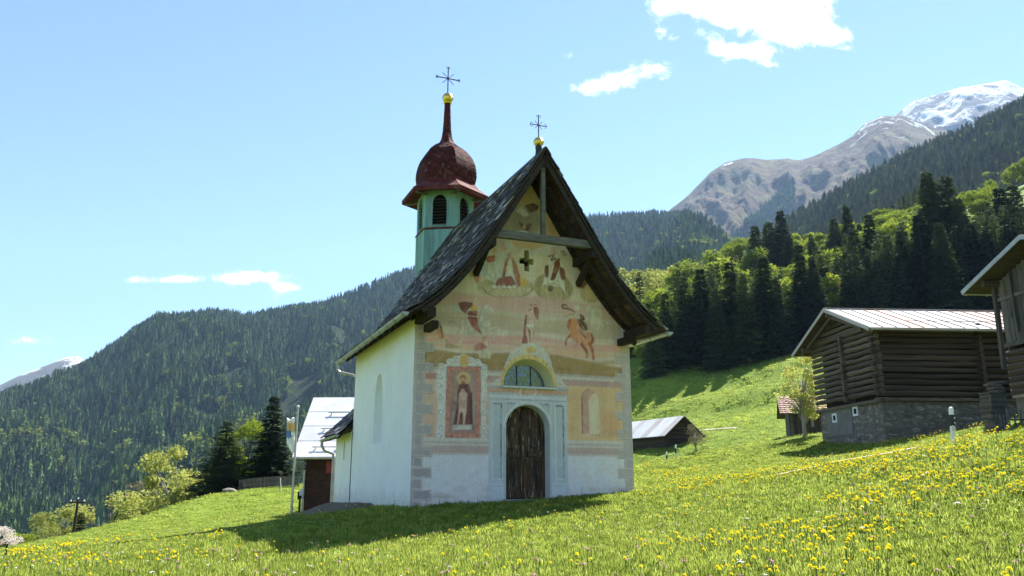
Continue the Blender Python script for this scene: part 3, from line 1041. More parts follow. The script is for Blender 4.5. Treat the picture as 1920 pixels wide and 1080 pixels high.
poly([(465, 200), (530, 180), (640, 190), (650, 240), (590, 270), (570, 330), (520, 290)], (124, 76, 70), .95, 1, ZB)
poly([(590, 300), (700, 290), (710, 400), (720, 480), (770, 590), (700, 540), (640, 480), (600, 400)], (160, 92, 84), .95, 1, ZB)
poly([(580, 300), (690, 320), (700, 400), (590, 390)], (132, 74, 68), .7, 1, ZB)
poly([(620, 230), (680, 215), (710, 250), (690, 290), (640, 280)], (206, 166, 80), .95, 1, ZB)
ell(692, 165, 34, 40, (206, 196, 166), .8, 1, tr=ZB)
ell(694, 172, 20, 26, FLESH, .95, 1, tr=ZB)
stroke([(570, 350), (720, 365)], 18, (222, 214, 194), .9, 0, ZB)
stroke([(620, 250), (580, 310), (575, 345)], 22, (216, 200, 172), .9, 0, ZB)
stroke([(175, 420), (210, 530), (250, 640), (230, 670)], 34, (206, 142, 86), .9, 1, ZB)
stroke([(225, 430), (255, 540), (275, 640)], 16, (150, 92, 52), .8, 1, ZB)
poly([(180, 700), (240, 640), (290, 640), (300, 700)], (190, 184, 160), .7, 1, ZB)
poly([(650, 760), (740, 690), (820, 720), (830, 780), (700, 800)], (190, 124, 112), .9, 1, ZB)
poly([(700, 800), (840, 760), (890, 830), (870, 900), (740, 890)], (204, 196, 170), .95, 2, ZB)
poly([(780, 680), (840, 670), (860, 730), (800, 740)], (212, 180, 156), .95, 1, ZB)
ell(800, 640, 26, 34, (196, 160, 130), .9, 1, tr=ZB)
stroke([(760, 880), (800, 800), (840, 890)], 5, (130, 112, 84), .6, 0, ZB)
ell(640, 770, 40, 14, (206, 196, 170), .8, 1, tr=ZB)
poly([(320, 690), (300, 640), (360, 700), (520, 760), (300, 760)], (150, 132, 92), .6, 2, ZB)
ell(390, 430, 50, 26, (150, 136, 118), .5, 4, tr=ZB)
ell(430, 250, 50, 40, (172, 190, 186), .6, 5, tr=ZB)
# standing figure over the door
poly([(240, 340), (262, 340), (250, 470), (235, 560), (268, 660), (262, 705), (185, 740), (210, 640)], (152, 88, 82), .9, 1, ZCc)
poly([(350, 240), (390, 250), (405, 300), (400, 410), (370, 380), (350, 310)], (158, 96, 86), .95, 1, ZCc)
poly([(262, 290), (320, 260), (350, 300), (345, 400), (350, 490), (340, 600), (340, 690), (312, 690), (310, 600), (290, 500), (262, 560), (290, 680), (268, 680), (240, 560), (245, 480), (262, 400)], (216, 180, 156), 1, 1, ZCc)
poly([(248, 455), (350, 460), (348, 500), (250, 500)], (222, 212, 192), .95, 1, ZCc)
ell(318, 225, 20, 26, (196, 146, 112), .95, 1, tr=ZCc)
stroke([(298, 195), (306, 230)], 6, UMBER, .7, 0, ZCc)
stroke([(330, 215), (380, 210)], 6, (150, 100, 60), .7, 0, ZCc)
stroke([(275, 300), (290, 275), (320, 275)], 6, UMBER, .6, 0, ZCc)
stroke([(262, 500), (290, 560), (300, 680)], 6, (110, 60, 54), .7, 0, ZCc)
stroke([(335, 520), (345, 580), (330, 680)], 6, (150, 110, 90), .6, 0, ZCc)
# rider on the chestnut horse with a flying mantle
poly([(950, 270), (1040, 220), (1180, 270), (1230, 330), (1180, 400), (1280, 450), (1290, 520), (1220, 480), (1190, 580), (1150, 560), (1060, 480), (1020, 400)], (200, 194, 164), .9, 4, ZCc)
poly([(1040, 380), (1180, 380), (1230, 440), (1130, 470)], (212, 206, 180), .7, 4, ZCc)
CH = (204, 146, 112)
poly([(790, 420), (830, 380), (890, 385), (920, 470), (960, 560), (1060, 560), (1090, 640), (1085, 710), (1000, 740), (920, 700), (850, 680), (800, 600)], CH, 1, 1, ZCc)
poly([(780, 410), (815, 385), (810, 470), (790, 540), (765, 480)], (170, 100, 66), .9, 1, ZCc)
ell(850, 480, 40, 70, (210, 140, 92), .8, 3, tr=ZCc)
ell(870, 600, 46, 50, (212, 146, 98), .7, 3, tr=ZCc)
stroke([(810, 600), (765, 640), (750, 690), (752, 735)], 22, (176, 96, 58), .95, 1, ZCc, True)
stroke([(880, 640), (890, 700), (885, 740)], 20, (196, 130, 92), .9, 1, ZCc, True)
stroke([(940, 700), (1000, 780), (1020, 840), (1010, 885)], 34, (178, 96, 60), .95, 1, ZCc, True)
stroke([(1050, 690), (1080, 780), (1095, 850), (1098, 910)], 36, (182, 100, 62), .95, 1, ZCc, True)
stroke([(1070, 580), (1090, 640), (1080, 700)], 26, (146, 76, 50), .8, 2, ZCc)
poly([(900, 400), (940, 400), (1010, 470), (1030, 530), (980, 550), (930, 490)], (112, 72, 58), .9, 1, ZCc)
poly([(930, 330), (980, 360), (985, 410), (940, 400)], (118, 80, 66), .9, 1, ZCc)
stroke([(915, 410), (960, 480), (1010, 590)], 14, (216, 200, 160), .9, 0, ZCc)
stroke([(940, 560), (1010, 640)], 9, (130, 70, 46), .8, 0, ZCc)
poly([(850, 330), (920, 300), (930, 370), (840, 370)], (196, 186, 160), .95, 1, ZCc)
ell(895, 250, 34, 36, (220, 212, 190), .95, 1, tr=ZCc)
ell(908, 300, 16, 20, FLESH, .95, 1, tr=ZCc)
stroke([(870, 310), (800, 270), (720, 255), (705, 220), (750, 215), (765, 240)], 11, (132, 96, 78), .9, 0, ZCc)
stroke([(860, 330), (790, 340), (730, 380)], 16, (170, 146, 120), .8, 1, ZCc)
# cornices, bands and panels (painted architecture)
rect(-2.7, 2.9, 2.88, 3.2, (198, 190, 174), 1, 1)
rect(-2.7, 2.9, 2.90, 3.06, (182, 148, 136), .85, 1)
rect(-2.7, 2.9, 3.16, 3.18, (150, 140, 122), .6, 0)
rect(-2.7, 2.9, 3.07, 3.09, (218, 214, 200), .7, 0)
rect(1.1, 2.9, 1.48, 2.90, (212, 182, 132), 1, 2)
rect(-2.7, -1.05, 1.48, 2.90, (206, 172, 142), 1, 2)
for q in range(22):
    x = random.uniform(1.1, 2.8)
    ell(*wall_uv(x, random.uniform(1.6, 2.8)), random.uniform(6, 18), random.uniform(8, 20), random.choice([(216, 176, 130), (206, 164, 118), (204, 184, 140)]), .4, 6)
ell(*wall_uv(2.35, 1.95), 18, 22, (206, 160, 116), .7, 7)
ell(*wall_uv(2.2, 1.7), 26, 8, (186, 156, 112), .5, 5)
# painted niche on the right
FOLDS[0] = False
NP = [wall_uv(1.53 + dx, z) for (dx, z) in [(0, 1.68), (0.47, 1.68), (0.47, 2.62), (0.42, 2.76), (0.32, 2.83), (0.2, 2.84), (0.08, 2.76), (0, 2.62)]]
poly(NP, (222, 202, 166), 1, 1)
poly([wall_uv(1.53 + dx, z) for (dx, z) in [(0, 1.68), (0.2, 1.70), (0.18, 2.55), (0.3, 2.72), (0.42, 2.74), (0.32, 2.83), (0.2, 2.84), (0.08, 2.76), (0, 2.62)]], (182, 138, 120), .8, 2)
FOLDS[0] = True
stroke([wall_uv(1.53, 1.68), wall_uv(1.53, 2.6), wall_uv(1.6, 2.76), wall_uv(1.75, 2.84)], 2, (150, 104, 94), .7, 0)
stroke([wall_uv(1.53, 1.68), wall_uv(2.0, 1.68), wall_uv(2.0, 2.6)], 1.6, (224, 214, 190), .7, 0)
rect(-2.7, 2.9, 1.33, 1.52, (200, 194, 180), 1, 1)
rect(-2.7, 2.9, 1.17, 1.33, (184, 164, 152), 1, 1)
rect(-2.7, 2.9, 1.40, 1.42, (160, 148, 136), .6, 0)
rect(-2.7, 2.9, 1.49, 1.51, (218, 214, 202), .6, 0)
rect(-3.1, 3.1, -0.8, 1.14, (216, 217, 214), 1, 1)
rect(-3.1, 3.1, 1.12, 1.17, (196, 188, 180), .9, 1)
rect(-2.7, -2.4, 2.92, 3.05, (172, 124, 110), .8, 1)
# framed saint at the left
SCR = (206, 208, 196)
poly([(205, 210), (290, 150), (350, 90), (440, 70), (520, 100), (600, 140), (660, 190), (650, 330), (660, 440), (640, 560), (650, 700), (650, 840), (600, 850), (590, 200), (290, 200), (270, 840), (180, 840), (190, 700), (200, 580), (190, 440), (180, 340)], SCR, .95, 2, ZD)
for (x, y, r) in ((240, 185, 38), (225, 270, 36), (215, 350, 36), (225, 460, 40), (232, 600, 40), (235, 745, 38), (215, 815, 36), (310, 140, 36), (380, 120, 34), (512, 125, 32), (570, 145, 34), (630, 190, 34), (630, 280, 34), (635, 370, 34), (625, 480, 38), (630, 610, 36), (630, 745, 38), (630, 815, 36)):
    ell(x, y, r, r, (214, 216, 206), .9, 1, tr=ZD)
    stroke([(x + r * .8, y), (x, y + r * .8), (x - r * .7, y), (x, y - r * .5), (x + r * .3, y)], 6, (160, 158, 146), .8, 1, ZD)
ell(445, 125, 40, 62, (206, 172, 104), 1, 1, tr=ZD)
ell(445, 125, 26, 44, (194, 156, 88), .8, 2, tr=ZD)
poly([(285, 185), (597, 185), (592, 838), (272, 838)], (188, 128, 110), 1, 1, ZD)
poly([(326, 226), (556, 226), (550, 800), (312, 800)], (146, 120, 108), 1, 1, ZD)
poly([(326, 226), (556, 226), (552, 500), (320, 500)], (168, 140, 124), .8, 4, ZD)
for q in range(120):
    s_ = random.random()
    e_ = random.choice([(305 - 14 * s_, 200 + 620 * s_), (573, 200 + 620 * s_), (300 + 280 * s_, 205), (285 + 290 * s_, 820)])
    ell(e_[0], e_[1], random.uniform(4, 10), random.uniform(4, 10), random.choice([(204, 150, 130), (166, 102, 88)]), .6, 0, tr=ZD)
poly([(330, 600), (360, 590), (380, 790), (320, 790)], (160, 156, 146), .7, 2, ZD)
poly([(520, 500), (550, 500), (548, 720), (520, 720)], (166, 160, 150), .7, 2, ZD)
ell(438, 295, 64, 62, (206, 182, 128), .85, 2, tr=ZD)
ell(438, 295, 46, 46, (190, 156, 106), .7, 2, tr=ZD)
poly([(430, 335), (480, 350), (505, 420), (515, 560), (520, 715), (345, 720), (380, 560), (385, 430), (400, 360)], (112, 74, 68), .95, 1, ZD)
poly([(400, 420), (470, 430), (475, 510), (470, 600), (452, 715), (430, 715), (428, 600), (410, 620), (396, 715), (376, 715), (390, 560)], (206, 168, 150), 1, 1, ZD)
poly([(430, 370), (480, 440), (470, 510), (390, 505), (395, 430)], (198, 164, 150), 1, 1, ZD)
poly([(388, 490), (474, 495), (474, 540), (388, 540)], (176, 150, 136), .9, 1, ZD)
ell(432, 300, 22, 30, (204, 156, 122), 1, 1, tr=ZD)
ell(436, 330, 16, 12, (130, 90, 66), .8, 1, tr=ZD)
stroke([(415, 300), (420, 275), (440, 270), (455, 300)], 9, (140, 96, 62), .8, 0, ZD)
stroke([(400, 350), (430, 385), (470, 350)], 6, (84, 52, 50), .8, 0, ZD)
for k in range(4):
    stroke([(492 + 8 * k, 420), (500 + 5 * k, 560), (496 + 8 * k, 720)], 5, (80, 50, 48), .7, 0, ZD)
poly([(345, 718), (515, 715), (520, 770), (340, 770)], (196, 190, 176), .95, 1, ZD)
poly([(335, 770), (525, 770), (528, 800), (325, 800)], (172, 130, 118), .8, 1, ZD)
# lunette surround: scrollwork and yellow arch
poly([(110, 610), (190, 540), (270, 470), (300, 370), (340, 230), (420, 150), (510, 90), (690, 90), (770, 160), (840, 260), (880, 430), (1000, 560), (1040, 630)], (196, 194, 178), 1, 2, ZE)
for (x, y, r) in ((455, 175, 34), (385, 215, 30), (355, 270, 30), (325, 330, 28), (300, 370, 20), (730, 185, 34), (800, 250, 32), (830, 320, 30), (850, 400, 26), (205, 545, 34), (960, 560, 40), (1000, 600, 24)):
    ell(x, y, r, r, (216, 212, 196), .95, 1, tr=ZE)
    stroke([(x + r * .7, y), (x, y + r * .7), (x - r * .6, y), (x, y - r * .4)], 8, (150, 146, 126), .7, 1, ZE)
ell(598, 168, 74, 46, (212, 184, 112), 1, 1, tr=ZE)
stroke([(525, 165), (560, 120), (640, 120), (670, 168), (640, 210), (560, 212), (525, 165)], 12, (216, 212, 196), .9, 1, ZE)
stroke([(500, 95), (690, 95)], 12, (222, 218, 204), .9, 0, ZE)
a_ = np.linspace(0, np.pi, 24)
poly([wall_uv(0.02 + 0.79 * math.cos(q), 2.8 + 0.86 * math.sin(q)) for q in a_], (206, 180, 110), 1, 1)
# door case in pale grey
rect(-1.10, 1.13, 2.62, 2.84, (186, 188, 180), 1, 1)
rect(-1.10, 1.13, 2.66, 2.76, (200, 158, 136), .95, 1)
for zz in (2.635, 2.78, 2.82):
    rect(-1.12, 1.15, zz, zz + .018, (222, 224, 218), .85, 0)
    rect(-1.12, 1.15, zz - .014, zz, (130, 134, 130), .6, 0)
ell(*wall_uv(0.0, 2.70), 17, 10.5, (222, 220, 208), 1, 1)
ell(*wall_uv(0.0, 2.70), 13.5, 7.5, (200, 160, 138), 1, 1)
ell(*wall_uv(0.0, 2.79), 5, 3, (222, 220, 208), 1, 1)
rect(-1.06, 1.09, -.6, 2.62, (186, 198, 198), 1, 1)
rect(-1.06, 1.09, 2.50, 2.60, (198, 206, 204), .9, 0)
rect(-1.06, 1.09, 2.49, 2.505, (140, 150, 150), .7, 0)
for (a, b) in ((-0.96, -0.72), (0.75, 0.99)):
    rect(a, b, .55, 2.38, (176, 190, 188), .8, 0)
    rect(b - .02, b, .55, 2.38, (104, 116, 118), .7, 0)
    rect(a, b, 2.365, 2.385, (104, 116, 118), .7, 0)
    rect(a, a + .02, .55, 2.38, (216, 222, 220), .8, 0)
    rect(a, b, .55, .57, (216, 222, 220), .8, 0)
for xx in (-.66, .69):
    rect(xx, xx + .015, .45, 2.48, (150, 162, 162), .7, 0)
    rect(xx + .02, xx + .035, .45, 2.48, (214, 222, 220), .6, 0)
for (a, b) in ((-1.1, -.6), (.6, 1.13)):
    rect(a, b, -.6, .42, (196, 206, 208), .9, 0)
    rect(a, b, .41, .43, (218, 224, 222), .9, 0)
    rect(a, b, .395, .41, (150, 160, 162), .6, 0)
for s_ in (-1, 1):
    poly([wall_uv(s_ * .34, 2.4), wall_uv(s_ * .60, 2.4), wall_uv(s_ * .60, 2.13)], (168, 182, 180), .8, 0)
    stroke([wall_uv(s_ * .34, 2.4), wall_uv(s_ * .60, 2.4)], 1.2, (110, 122, 122), .7, 0)
a_ = np.linspace(0, np.pi, 24)
stroke([wall_uv(-.01 + .645 * math.cos(q), 1.78 + .645 * math.sin(q)) for q in a_], 3.5, (214, 220, 216), .9, 1)
# border of the cross window
rect(-.13, .07, 5.83, 6.47, (218, 210, 186), .95, 0)
rect(-.26, .20, 5.97, 6.30, (218, 210, 186), .95, 0)
# splashed dirt and damp patches along the foot of the wall
for q in range(60):
    x = random.uniform(-2.9, 2.9)
    if abs(x) > .75:
        ell(*wall_uv(x, random.uniform(0, .42) ** 1.3), random.uniform(5, 22), random.uniform(2, 7), random.choice([(178, 172, 156), (164, 160, 146), (190, 186, 170)]), .30, 4)
# corner stones (painted)
for side in (-1, 1):
    z = -0.42
    k = 0
    while z < 4.6:
        h_ = .245
        w_ = .52 if k % 2 == 0 else .30
        x0, x1 = (-3.02, -3.02 + w_) if side < 0 else (3.02 - w_ * .92, 3.02)
        if z + h_ < 4.62:
            rect(x0, x1, z, z + h_, (178, 174, 166), .95, 0)
            if side < 0:
                rect(x0 + .1, x1 - .03, z + .035, z + h_ - .035, (160, 158, 152) if k % 3 else (168, 160, 154), .8, 0)
            frame(x0, x1, z + .005, z + h_ - .005, .016, (212, 208, 198), .8)
            rect(x0, x1, z - .008, z + .006, (136, 132, 124), .6, 0)
            inner = x1 if side < 0 else x0
            rect(inner - .008, inner + .010, z, z + h_, (146, 140, 130), .55, 0)
        z += h_ + .004
        k += 1
# weather: washed streaks and a warm tinge from old limewash
_low = 1 - .7 * (_yy > (846 - CV0) * CS)
canvas[:] = canvas * .9 + np.array((206, 194, 176), np.float32) * .1 * (_low[..., None] > .9) + canvas * .1 * (_low[..., None] < .9)
canvas += ((_pn1 * 12 + _pn2 * 10) * _low)[..., None]
# drawn contours where colours meet, as the painter left them
_lum = canvas.mean(2)
_gy, _gx = np.gradient(_blur(_lum, 1))
_edge = np.clip(np.hypot(_gx, _gy) / 16 - .25, 0, 1)
_edge = _blur(_edge, 1) * (_yy < (860 - CV0) * CS)
canvas *= (1 - .34 * _edge * np.clip(1 + 2 * _pn2, .3, 1.5))[..., None]
streak = fbm(_xx / 9, _yy / 160, 4, 333)
canvas += (np.clip(streak, -.3, .3) * 14 * _low)[..., None]
lin = np.clip(canvas / 255, 0, 1)
lin = np.where(lin <= 0.04045, lin / 12.92, ((lin + 0.055) / 1.055) ** 2.4)
lin = np.clip(lin * np.array([1.26, 1.10, 1.10], np.float32), 0, 0.82)

# the plaster grid that carries it
STEP = 0.0175
gx = np.arange(-3.0, 3.0 + STEP / 2, STEP)
gzv = np.arange(-0.6, 8.75, STEP)
XX, ZZ = np.meshgrid(gx, gzv, indexing='ij')
wp = np.stack([XX * math.cos(CH_RZ) + CH_O.x, XX * math.sin(CH_RZ) + CH_O.y, ZZ + CH_O.z], -1)
uu, vv = project(wp)
fx, fy = np.clip((uu - CU0) * CS, 0, CW - 1.001), np.clip((vv - CV0) * CS, 0, CHH - 1.001)
x0_, y0_ = fx.astype(int), fy.astype(int)
ax_, ay_ = (fx - x0_)[..., None], (fy - y0_)[..., None]
colr = (lin[y0_, x0_] * (1 - ax_) + lin[y0_, x0_ + 1] * ax_) * (1 - ay_) + (lin[y0_ + 1, x0_] * (1 - ax_) + lin[y0_ + 1, x0_ + 1] * ax_) * ay_
nx_, nz_ = XX.shape
i_, j_ = np.meshgrid(np.arange(nx_ - 1), np.arange(nz_ - 1), indexing='ij')
cxx, czz = XX[:-1, :-1] + STEP / 2, ZZ[:-1, :-1] + STEP / 2
keep = czz < roof_z(cxx) - 0.13
DOOR_X, DOOR_R, DOOR_S = -0.01, 0.60, 1.78
LUN_X, LUN_R, LUN_Z = 0.02, 0.70, 2.84
keep &= ~((np.abs(cxx - DOOR_X) < DOOR_R) & (czz < DOOR_S) & (czz > .06)) & ~(np.hypot(cxx - DOOR_X, czz - DOOR_S) < DOOR_R)
keep &= ~((np.hypot(cxx - LUN_X, czz - LUN_Z) < LUN_R) & (czz > LUN_Z))
keep &= ~((np.abs(cxx + .03) < .072) & (np.abs(czz - 6.15) < .29)) & ~((np.abs(cxx + .03) < .20) & (np.abs(czz - 6.13) < .085))
q_ = (i_ * nz_ + j_)[keep]
FWF = np.stack([q_, q_ + nz_, q_ + nz_ + 1, q_ + 1], 1)
relief = 0.006 * fbm(XX / .5, ZZ / .5, 4, 41)
me = mesh_np('front_wall', np.stack([XX, relief, ZZ], -1).reshape(-1, 3), FWF, [], True)
ca = me.color_attributes.new('paint', 'FLOAT_COLOR', 'POINT')
ca.data.foreach_set('color', np.concatenate([colr, np.ones(colr.shape[:2] + (1,))], -1).astype(np.float32).ravel())
t = NT('painted_plaster')
at_ = t.new('ShaderNodeVertexColor', layer_name='paint')
ov = t.coord('Object')
grain = t.noise(ov, 18, 6, .7)
c = t.mix(1.0, at_.outputs[0], t.ramp(grain, (0.88, 0.88, 0.88), (1.08, 1.08, 1.08), .3, .7), 'MULTIPLY')
t.bump(t.noise(ov, 30, 6, .7), .25, .008)
me.materials.append(t.set(c, 0.93, 0, 0.15))
fw = link('front_wall', me, chapel)
tag(fw, 'front gable painted with saints, riders and corner stones')


# ---- reveals, door, windows
def arch_pts(cx, r, s, base, n=20):
    return [(cx - r, base)] + [(cx + r * math.cos(a), s + r * math.sin(a)) for a in np.linspace(math.pi, 0, n)] + [(cx + r, base)]


def loft(outer, inner, y0, y1):
    n = len(outer)
    return [(x, y0, z) for x, z in outer] + [(x, y1, z) for x, z in inner], [(i, i + 1, n + i + 1, n + i) for i in range(n - 1)]


m = MB()
m.add(*loft(arch_pts(DOOR_X, DOOR_R + .012, DOOR_S, .02), arch_pts(DOOR_X, DOOR_R - .03, DOOR_S, .02), -.006, .30))
m.add(*loft(arch_pts(DOOR_X, DOOR_R + .012, DOOR_S, .02), arch_pts(DOOR_X, DOOR_R + .04, DOOR_S, .02), -.006, -.006))
m.build('door_jamb', M_PALEREV, chapel, True)
m = MB()
m.add(*loft(arch_pts(LUN_X, LUN_R + .008, LUN_Z, LUN_Z - .01), arch_pts(LUN_X + .01, .60, LUN_Z + .0, LUN_Z - .01), -.006, .36))
m.build('lunette_reveal', M_YELLOWPL, chapel, True)
MB().box((LUN_X, .14, LUN_Z - .035), (1.5, .46, .05)).build('lunette_sill', M_PALEREV, chapel)
m = MB()
ccx, ccz = -.03, 6.13
cross_o = [(-.072, -.27), (.072, -.27), (.072, -.085), (.20, -.085), (.20, .085), (.072, .085), (.072, .31), (-.072, .31), (-.072, .085), (-.20, .085), (-.20, -.085), (-.072, -.085)]
cr = [(ccx + a * 1.03, ccz + b * 1.03) for a, b in cross_o]
cr2 = [(ccx + a * .9, ccz + b * .92) for a, b in cross_o]
n_ = len(cr)
m.add([(x, -.004, z) for x, z in cr] + [(x, .34, z) for x, z in cr2], [(i, (i + 1) % n_, n_ + (i + 1) % n_, n_ + i) for i in range(n_)])
m.build('cross_window_reveal', M_YELLOWPL, chapel)
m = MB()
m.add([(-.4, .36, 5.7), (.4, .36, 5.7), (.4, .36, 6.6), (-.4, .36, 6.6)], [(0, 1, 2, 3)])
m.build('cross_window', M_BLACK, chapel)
# lunette glass in hexagonal leads
t = NT('leaded_glass')
t.b.inputs['Coat Weight'].default_value = 0.0
gv = t.noise(t.coord('Object'), 3, 3, .5)
t.bump(t.noise(t.coord('Object'), 9, 3, .5), .25, .02)
M_GLASS = t.set(t.ramp(gv, (0.035, 0.06, 0.12), (0.10, 0.15, 0.28)), 0.08, 0.45, 1.0)
t.b.inputs['IOR'].default_value = 2.0
lw = MB()
lun_i = [(LUN_X + .01 + .60 * math.cos(a), LUN_Z + .60 * math.sin(a)) for a in np.linspace(0, math.pi, 22)]
lw.add([(x, .36, z) for x, z in lun_i], [tuple(range(len(lun_i)))])
lun = lw.build('lunette_window', M_GLASS, chapel)
ld = MB()
HX = .075
for row in range(-1, 10):
    for cl_ in range(-9, 10):
        hx = LUN_X + cl_ * HX * math.sqrt(3) + (row % 2) * HX * math.sqrt(3) / 2
        hz_ = LUN_Z + row * HX * 1.5
        ps = [(hx + HX * math.sin(k * math.pi / 3), hz_ + HX * math.cos(k * math.pi / 3)) for k in range(4)]
        for a, b in zip(ps[:-1], ps[1:]):
            if all(math.hypot(p[0] - LUN_X - .01, p[1] - LUN_Z) < .595 and p[1] > LUN_Z for p in (a, b)):
                ld.beam((a[0], .354, a[1]), (b[0], .354, b[1]), .005, .006, (0, 1, 0))
ld.build('lead_came', M_ZINC, lun)
for xx in (-.19, .20):
    zt = LUN_Z + math.sqrt(.6 ** 2 - xx ** 2)
    MB().beam((LUN_X + xx, .343, LUN_Z), (LUN_X + xx, .343, zt - .01), .016, .02, (0, 1, 0)).build('glazing_bar', M_IRON, lun)
# door leaves
t = NT('weathered_door_wood')
dv = t.coord('Object', (9, 9, .55))
d1 = t.noise(dv, 2.2, 8, .7, .4)
c = t.ramp(d1, (0.013, 0.009, 0.006), (0.16, 0.085, 0.040), .38, .70)
c = t.mix(t.step(t.noise(t.coord('Object', (13, 13, 1.1)), 1.7, 7, .72, .3), .575, .64), c, (0.46, 0.37, 0.27))
c = t.mix(t.math('MULTIPLY', t.step(t.noise(t.coord('Object', (2, 2, .7)), 1.2, 4, .6), .5, .7), .5), c, (0.13, 0.055, 0.026))
t.bump(d1, .6, .01)
M_DOOR = t.set(c, .7, 0, .3)
DY = .26
for s_ in (-1, 1):
    xa, xb = (DOOR_X - .575, DOOR_X - .012) if s_ < 0 else (DOOR_X + .012, DOOR_X + .575)

    def top(x):
        return DOOR_S + math.sqrt(max(.575 ** 2 - (x - DOOR_X) ** 2, 0)) - .004
    m = MB()
    xs = np.linspace(xa, xb, 12)
    m.prism([(xa, .10), (xb, .10)] + [(x, max(top(x), DOOR_S)) for x in xs[::-1]], 'y', DY + .03, DY + .07)
    leaf = m.build('door_leaf', M_DOOR, chapel)
    fr = MB()
    out_, in_ = (xa, xb) if s_ < 0 else (xb, xa)
    fr.box(((out_ + in_) / 2 * 0 + in_ - (-s_) * -.045 * 1, DY + .012, .10 + (top(in_ + s_ * .045) - .10) / 2 - .01), (.09, .04, top(in_ + s_ * .045) - .12))
    fr.box((out_ - s_ * .045, DY + .012, .10 + .84), (.09, .04, 1.66))
    fr.box(((xa + xb) / 2, DY + .011, .20), (xb - xa - .18, .038, .18))
    fr.box(((xa + xb) / 2, DY + .011, 1.17), (xb - xa - .18, .038, .14))
    arc = [(DOOR_X + rr_ * math.cos(a), DOOR_S + rr_ * math.sin(a)) for rr_ in (.57, .47) for a in np.linspace(math.pi / 2 + .18 * s_ * -1 * -1, math.pi if s_ < 0 else 0, 10)]
    arc = arc[:10] + arc[10:][::-1]
    fr.prism(arc, 'y', DY - .008, DY + .031)
    fr.build('door_frame', M_DOOR, leaf)
    for (z0, z1) in ((.33, 1.06), (1.28, 1.86)):
        pm = MB()
        pm.box(((xa + xb) / 2, DY + .024, (z0 + z1) / 2), (xb - xa - .30, .03, z1 - z0 - .08))
        pm.build('door_panel', M_DOOR, leaf)
MB().box((DOOR_X + .0, DY - .005, 1.2), (.05, .03, 2.14)).build('astragal', M_DOOR, chapel)
MB().tube([(DOOR_X + .05, DY - .01, 1.12), (DOOR_X + .05, DY - .07, 1.12), (DOOR_X + .16, DY - .07, 1.11)], .013, 6).build('door_handle', M_IRON, chapel)
MB().box((DOOR_X, .1, .03), (1.32, .52, .1)).build('threshold', M_STONE, chapel)
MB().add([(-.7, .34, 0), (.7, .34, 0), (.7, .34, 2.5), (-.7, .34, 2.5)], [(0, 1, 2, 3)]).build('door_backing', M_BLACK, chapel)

# ---- side and rear walls
from mathutils.geometry import tessellate_polygon


def holed(outer, hole, to3):
    loops = [[Vector((a, b, 0)) for a, b in outer], [Vector((a, b, 0)) for a, b in hole]]
    tri = tessellate_polygon(loops)
    pts = outer + hole
    return [to3(a, b) for a, b in pts], [tuple(t_) for t_ in tri]


NAVE = 7.0
WT = float(roof_z(3.0)) - .13


def lancet(c, w, z0, z1, n=9):
    h = w / 2
    spring = z1 - w * 1.15
    L_ = [(c - h, z0), (c + h, z0)]
    for k in range(n + 1):
        f_ = k / n
        L_.append((c + h * math.cos(f_ * math.pi / 2) ** .8 if k < n else c, spring + (z1 - spring) * math.sin(f_ * math.pi / 2) ** 1.0))
    for k in range(n - 1, -1, -1):
        f_ = k / n
        L_.append((c - h * math.cos(f_ * math.pi / 2) ** .8, spring + (z1 - spring) * math.sin(f_ * math.pi / 2)))
    return L_


def side_wall(sx):
    outer = [(0.0, -.9), (NAVE, -.9), (NAVE, WT), (0.0, WT)]
    wo = lancet(3.60, 1.02, 1.50, 3.44)
    V, F = holed(outer, wo, lambda a, b: (sx * 3.0, a, b))
    m = MB()
    m.add(V, F)
    wi = lancet(3.72, .62, 1.62, 3.30)
    n = len(wo)
    m.add([(sx * 3.0, a, b) for a, b in wo] + [(sx * 2.72, a, b) for a, b in wi], [(i, (i + 1) % n, n + (i + 1) % n, n + i) for i in range(n)])
    m.add([(sx * 2.72, a, b) for a, b in wi], [tuple(range(n))])
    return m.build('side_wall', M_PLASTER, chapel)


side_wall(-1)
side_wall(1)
m = MB()
gp_ = [(-3.0, -.9), (3.0, -.9)] + [(x, float(roof_z(x)) - .13) for x in np.linspace(3.0, -3.0, 41)]
m.add([(x, NAVE, z) for x, z in gp_], [tuple(range(len(gp_)))])
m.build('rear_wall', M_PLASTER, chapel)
# choir behind and low sacristy at the rear corner
m = MB()
m.prism([(-2.0, -.9), (2.0, -.9), (2.0, 3.6), (0, 6.1), (-2.0, 3.6)], 'y', NAVE + .02, 10.4)
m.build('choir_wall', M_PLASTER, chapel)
m = MB()
for s_ in (-1, 1):
    m.beam((s_ * 1.2, 7.05, 4.85), (s_ * 1.2, 10.7, 4.85), 3.25, .1, (s_ * 2.5, 0, 2.0))
m.build('choir_roof', M_SHINGLE, chapel)
m = MB()
SL = -3.02
V, F = holed([(NAVE + .02, -1.1), (9.7, -1.1), (9.7, 2.0), (NAVE + .02, 2.0)], [(8.05, 1.15), (8.33, 1.15), (8.33, 1.78), (8.05, 1.78)], lambda a, b: (SL, a, b))
m.add(V, F)
w0 = [(8.05, 1.15), (8.33, 1.15), (8.33, 1.78), (8.05, 1.78)]
w1 = [(8.10, 1.2), (8.30, 1.2), (8.30, 1.74), (8.10, 1.74)]
m.add([(SL, a, b) for a, b in w0] + [(SL + .25, a, b) for a, b in w1], [(i, (i + 1) % 4, 4 + (i + 1) % 4, 4 + i) for i in range(4)])
m.add([(SL + .25, a, b) for a, b in w1], [(0, 1, 2, 3)])
m.add([(SL, 9.7, -1.1), (-1.6, 9.7, -1.1), (-1.6, 9.7, 3.7), (SL, 9.7, 2.0)], [(0, 1, 2, 3)])
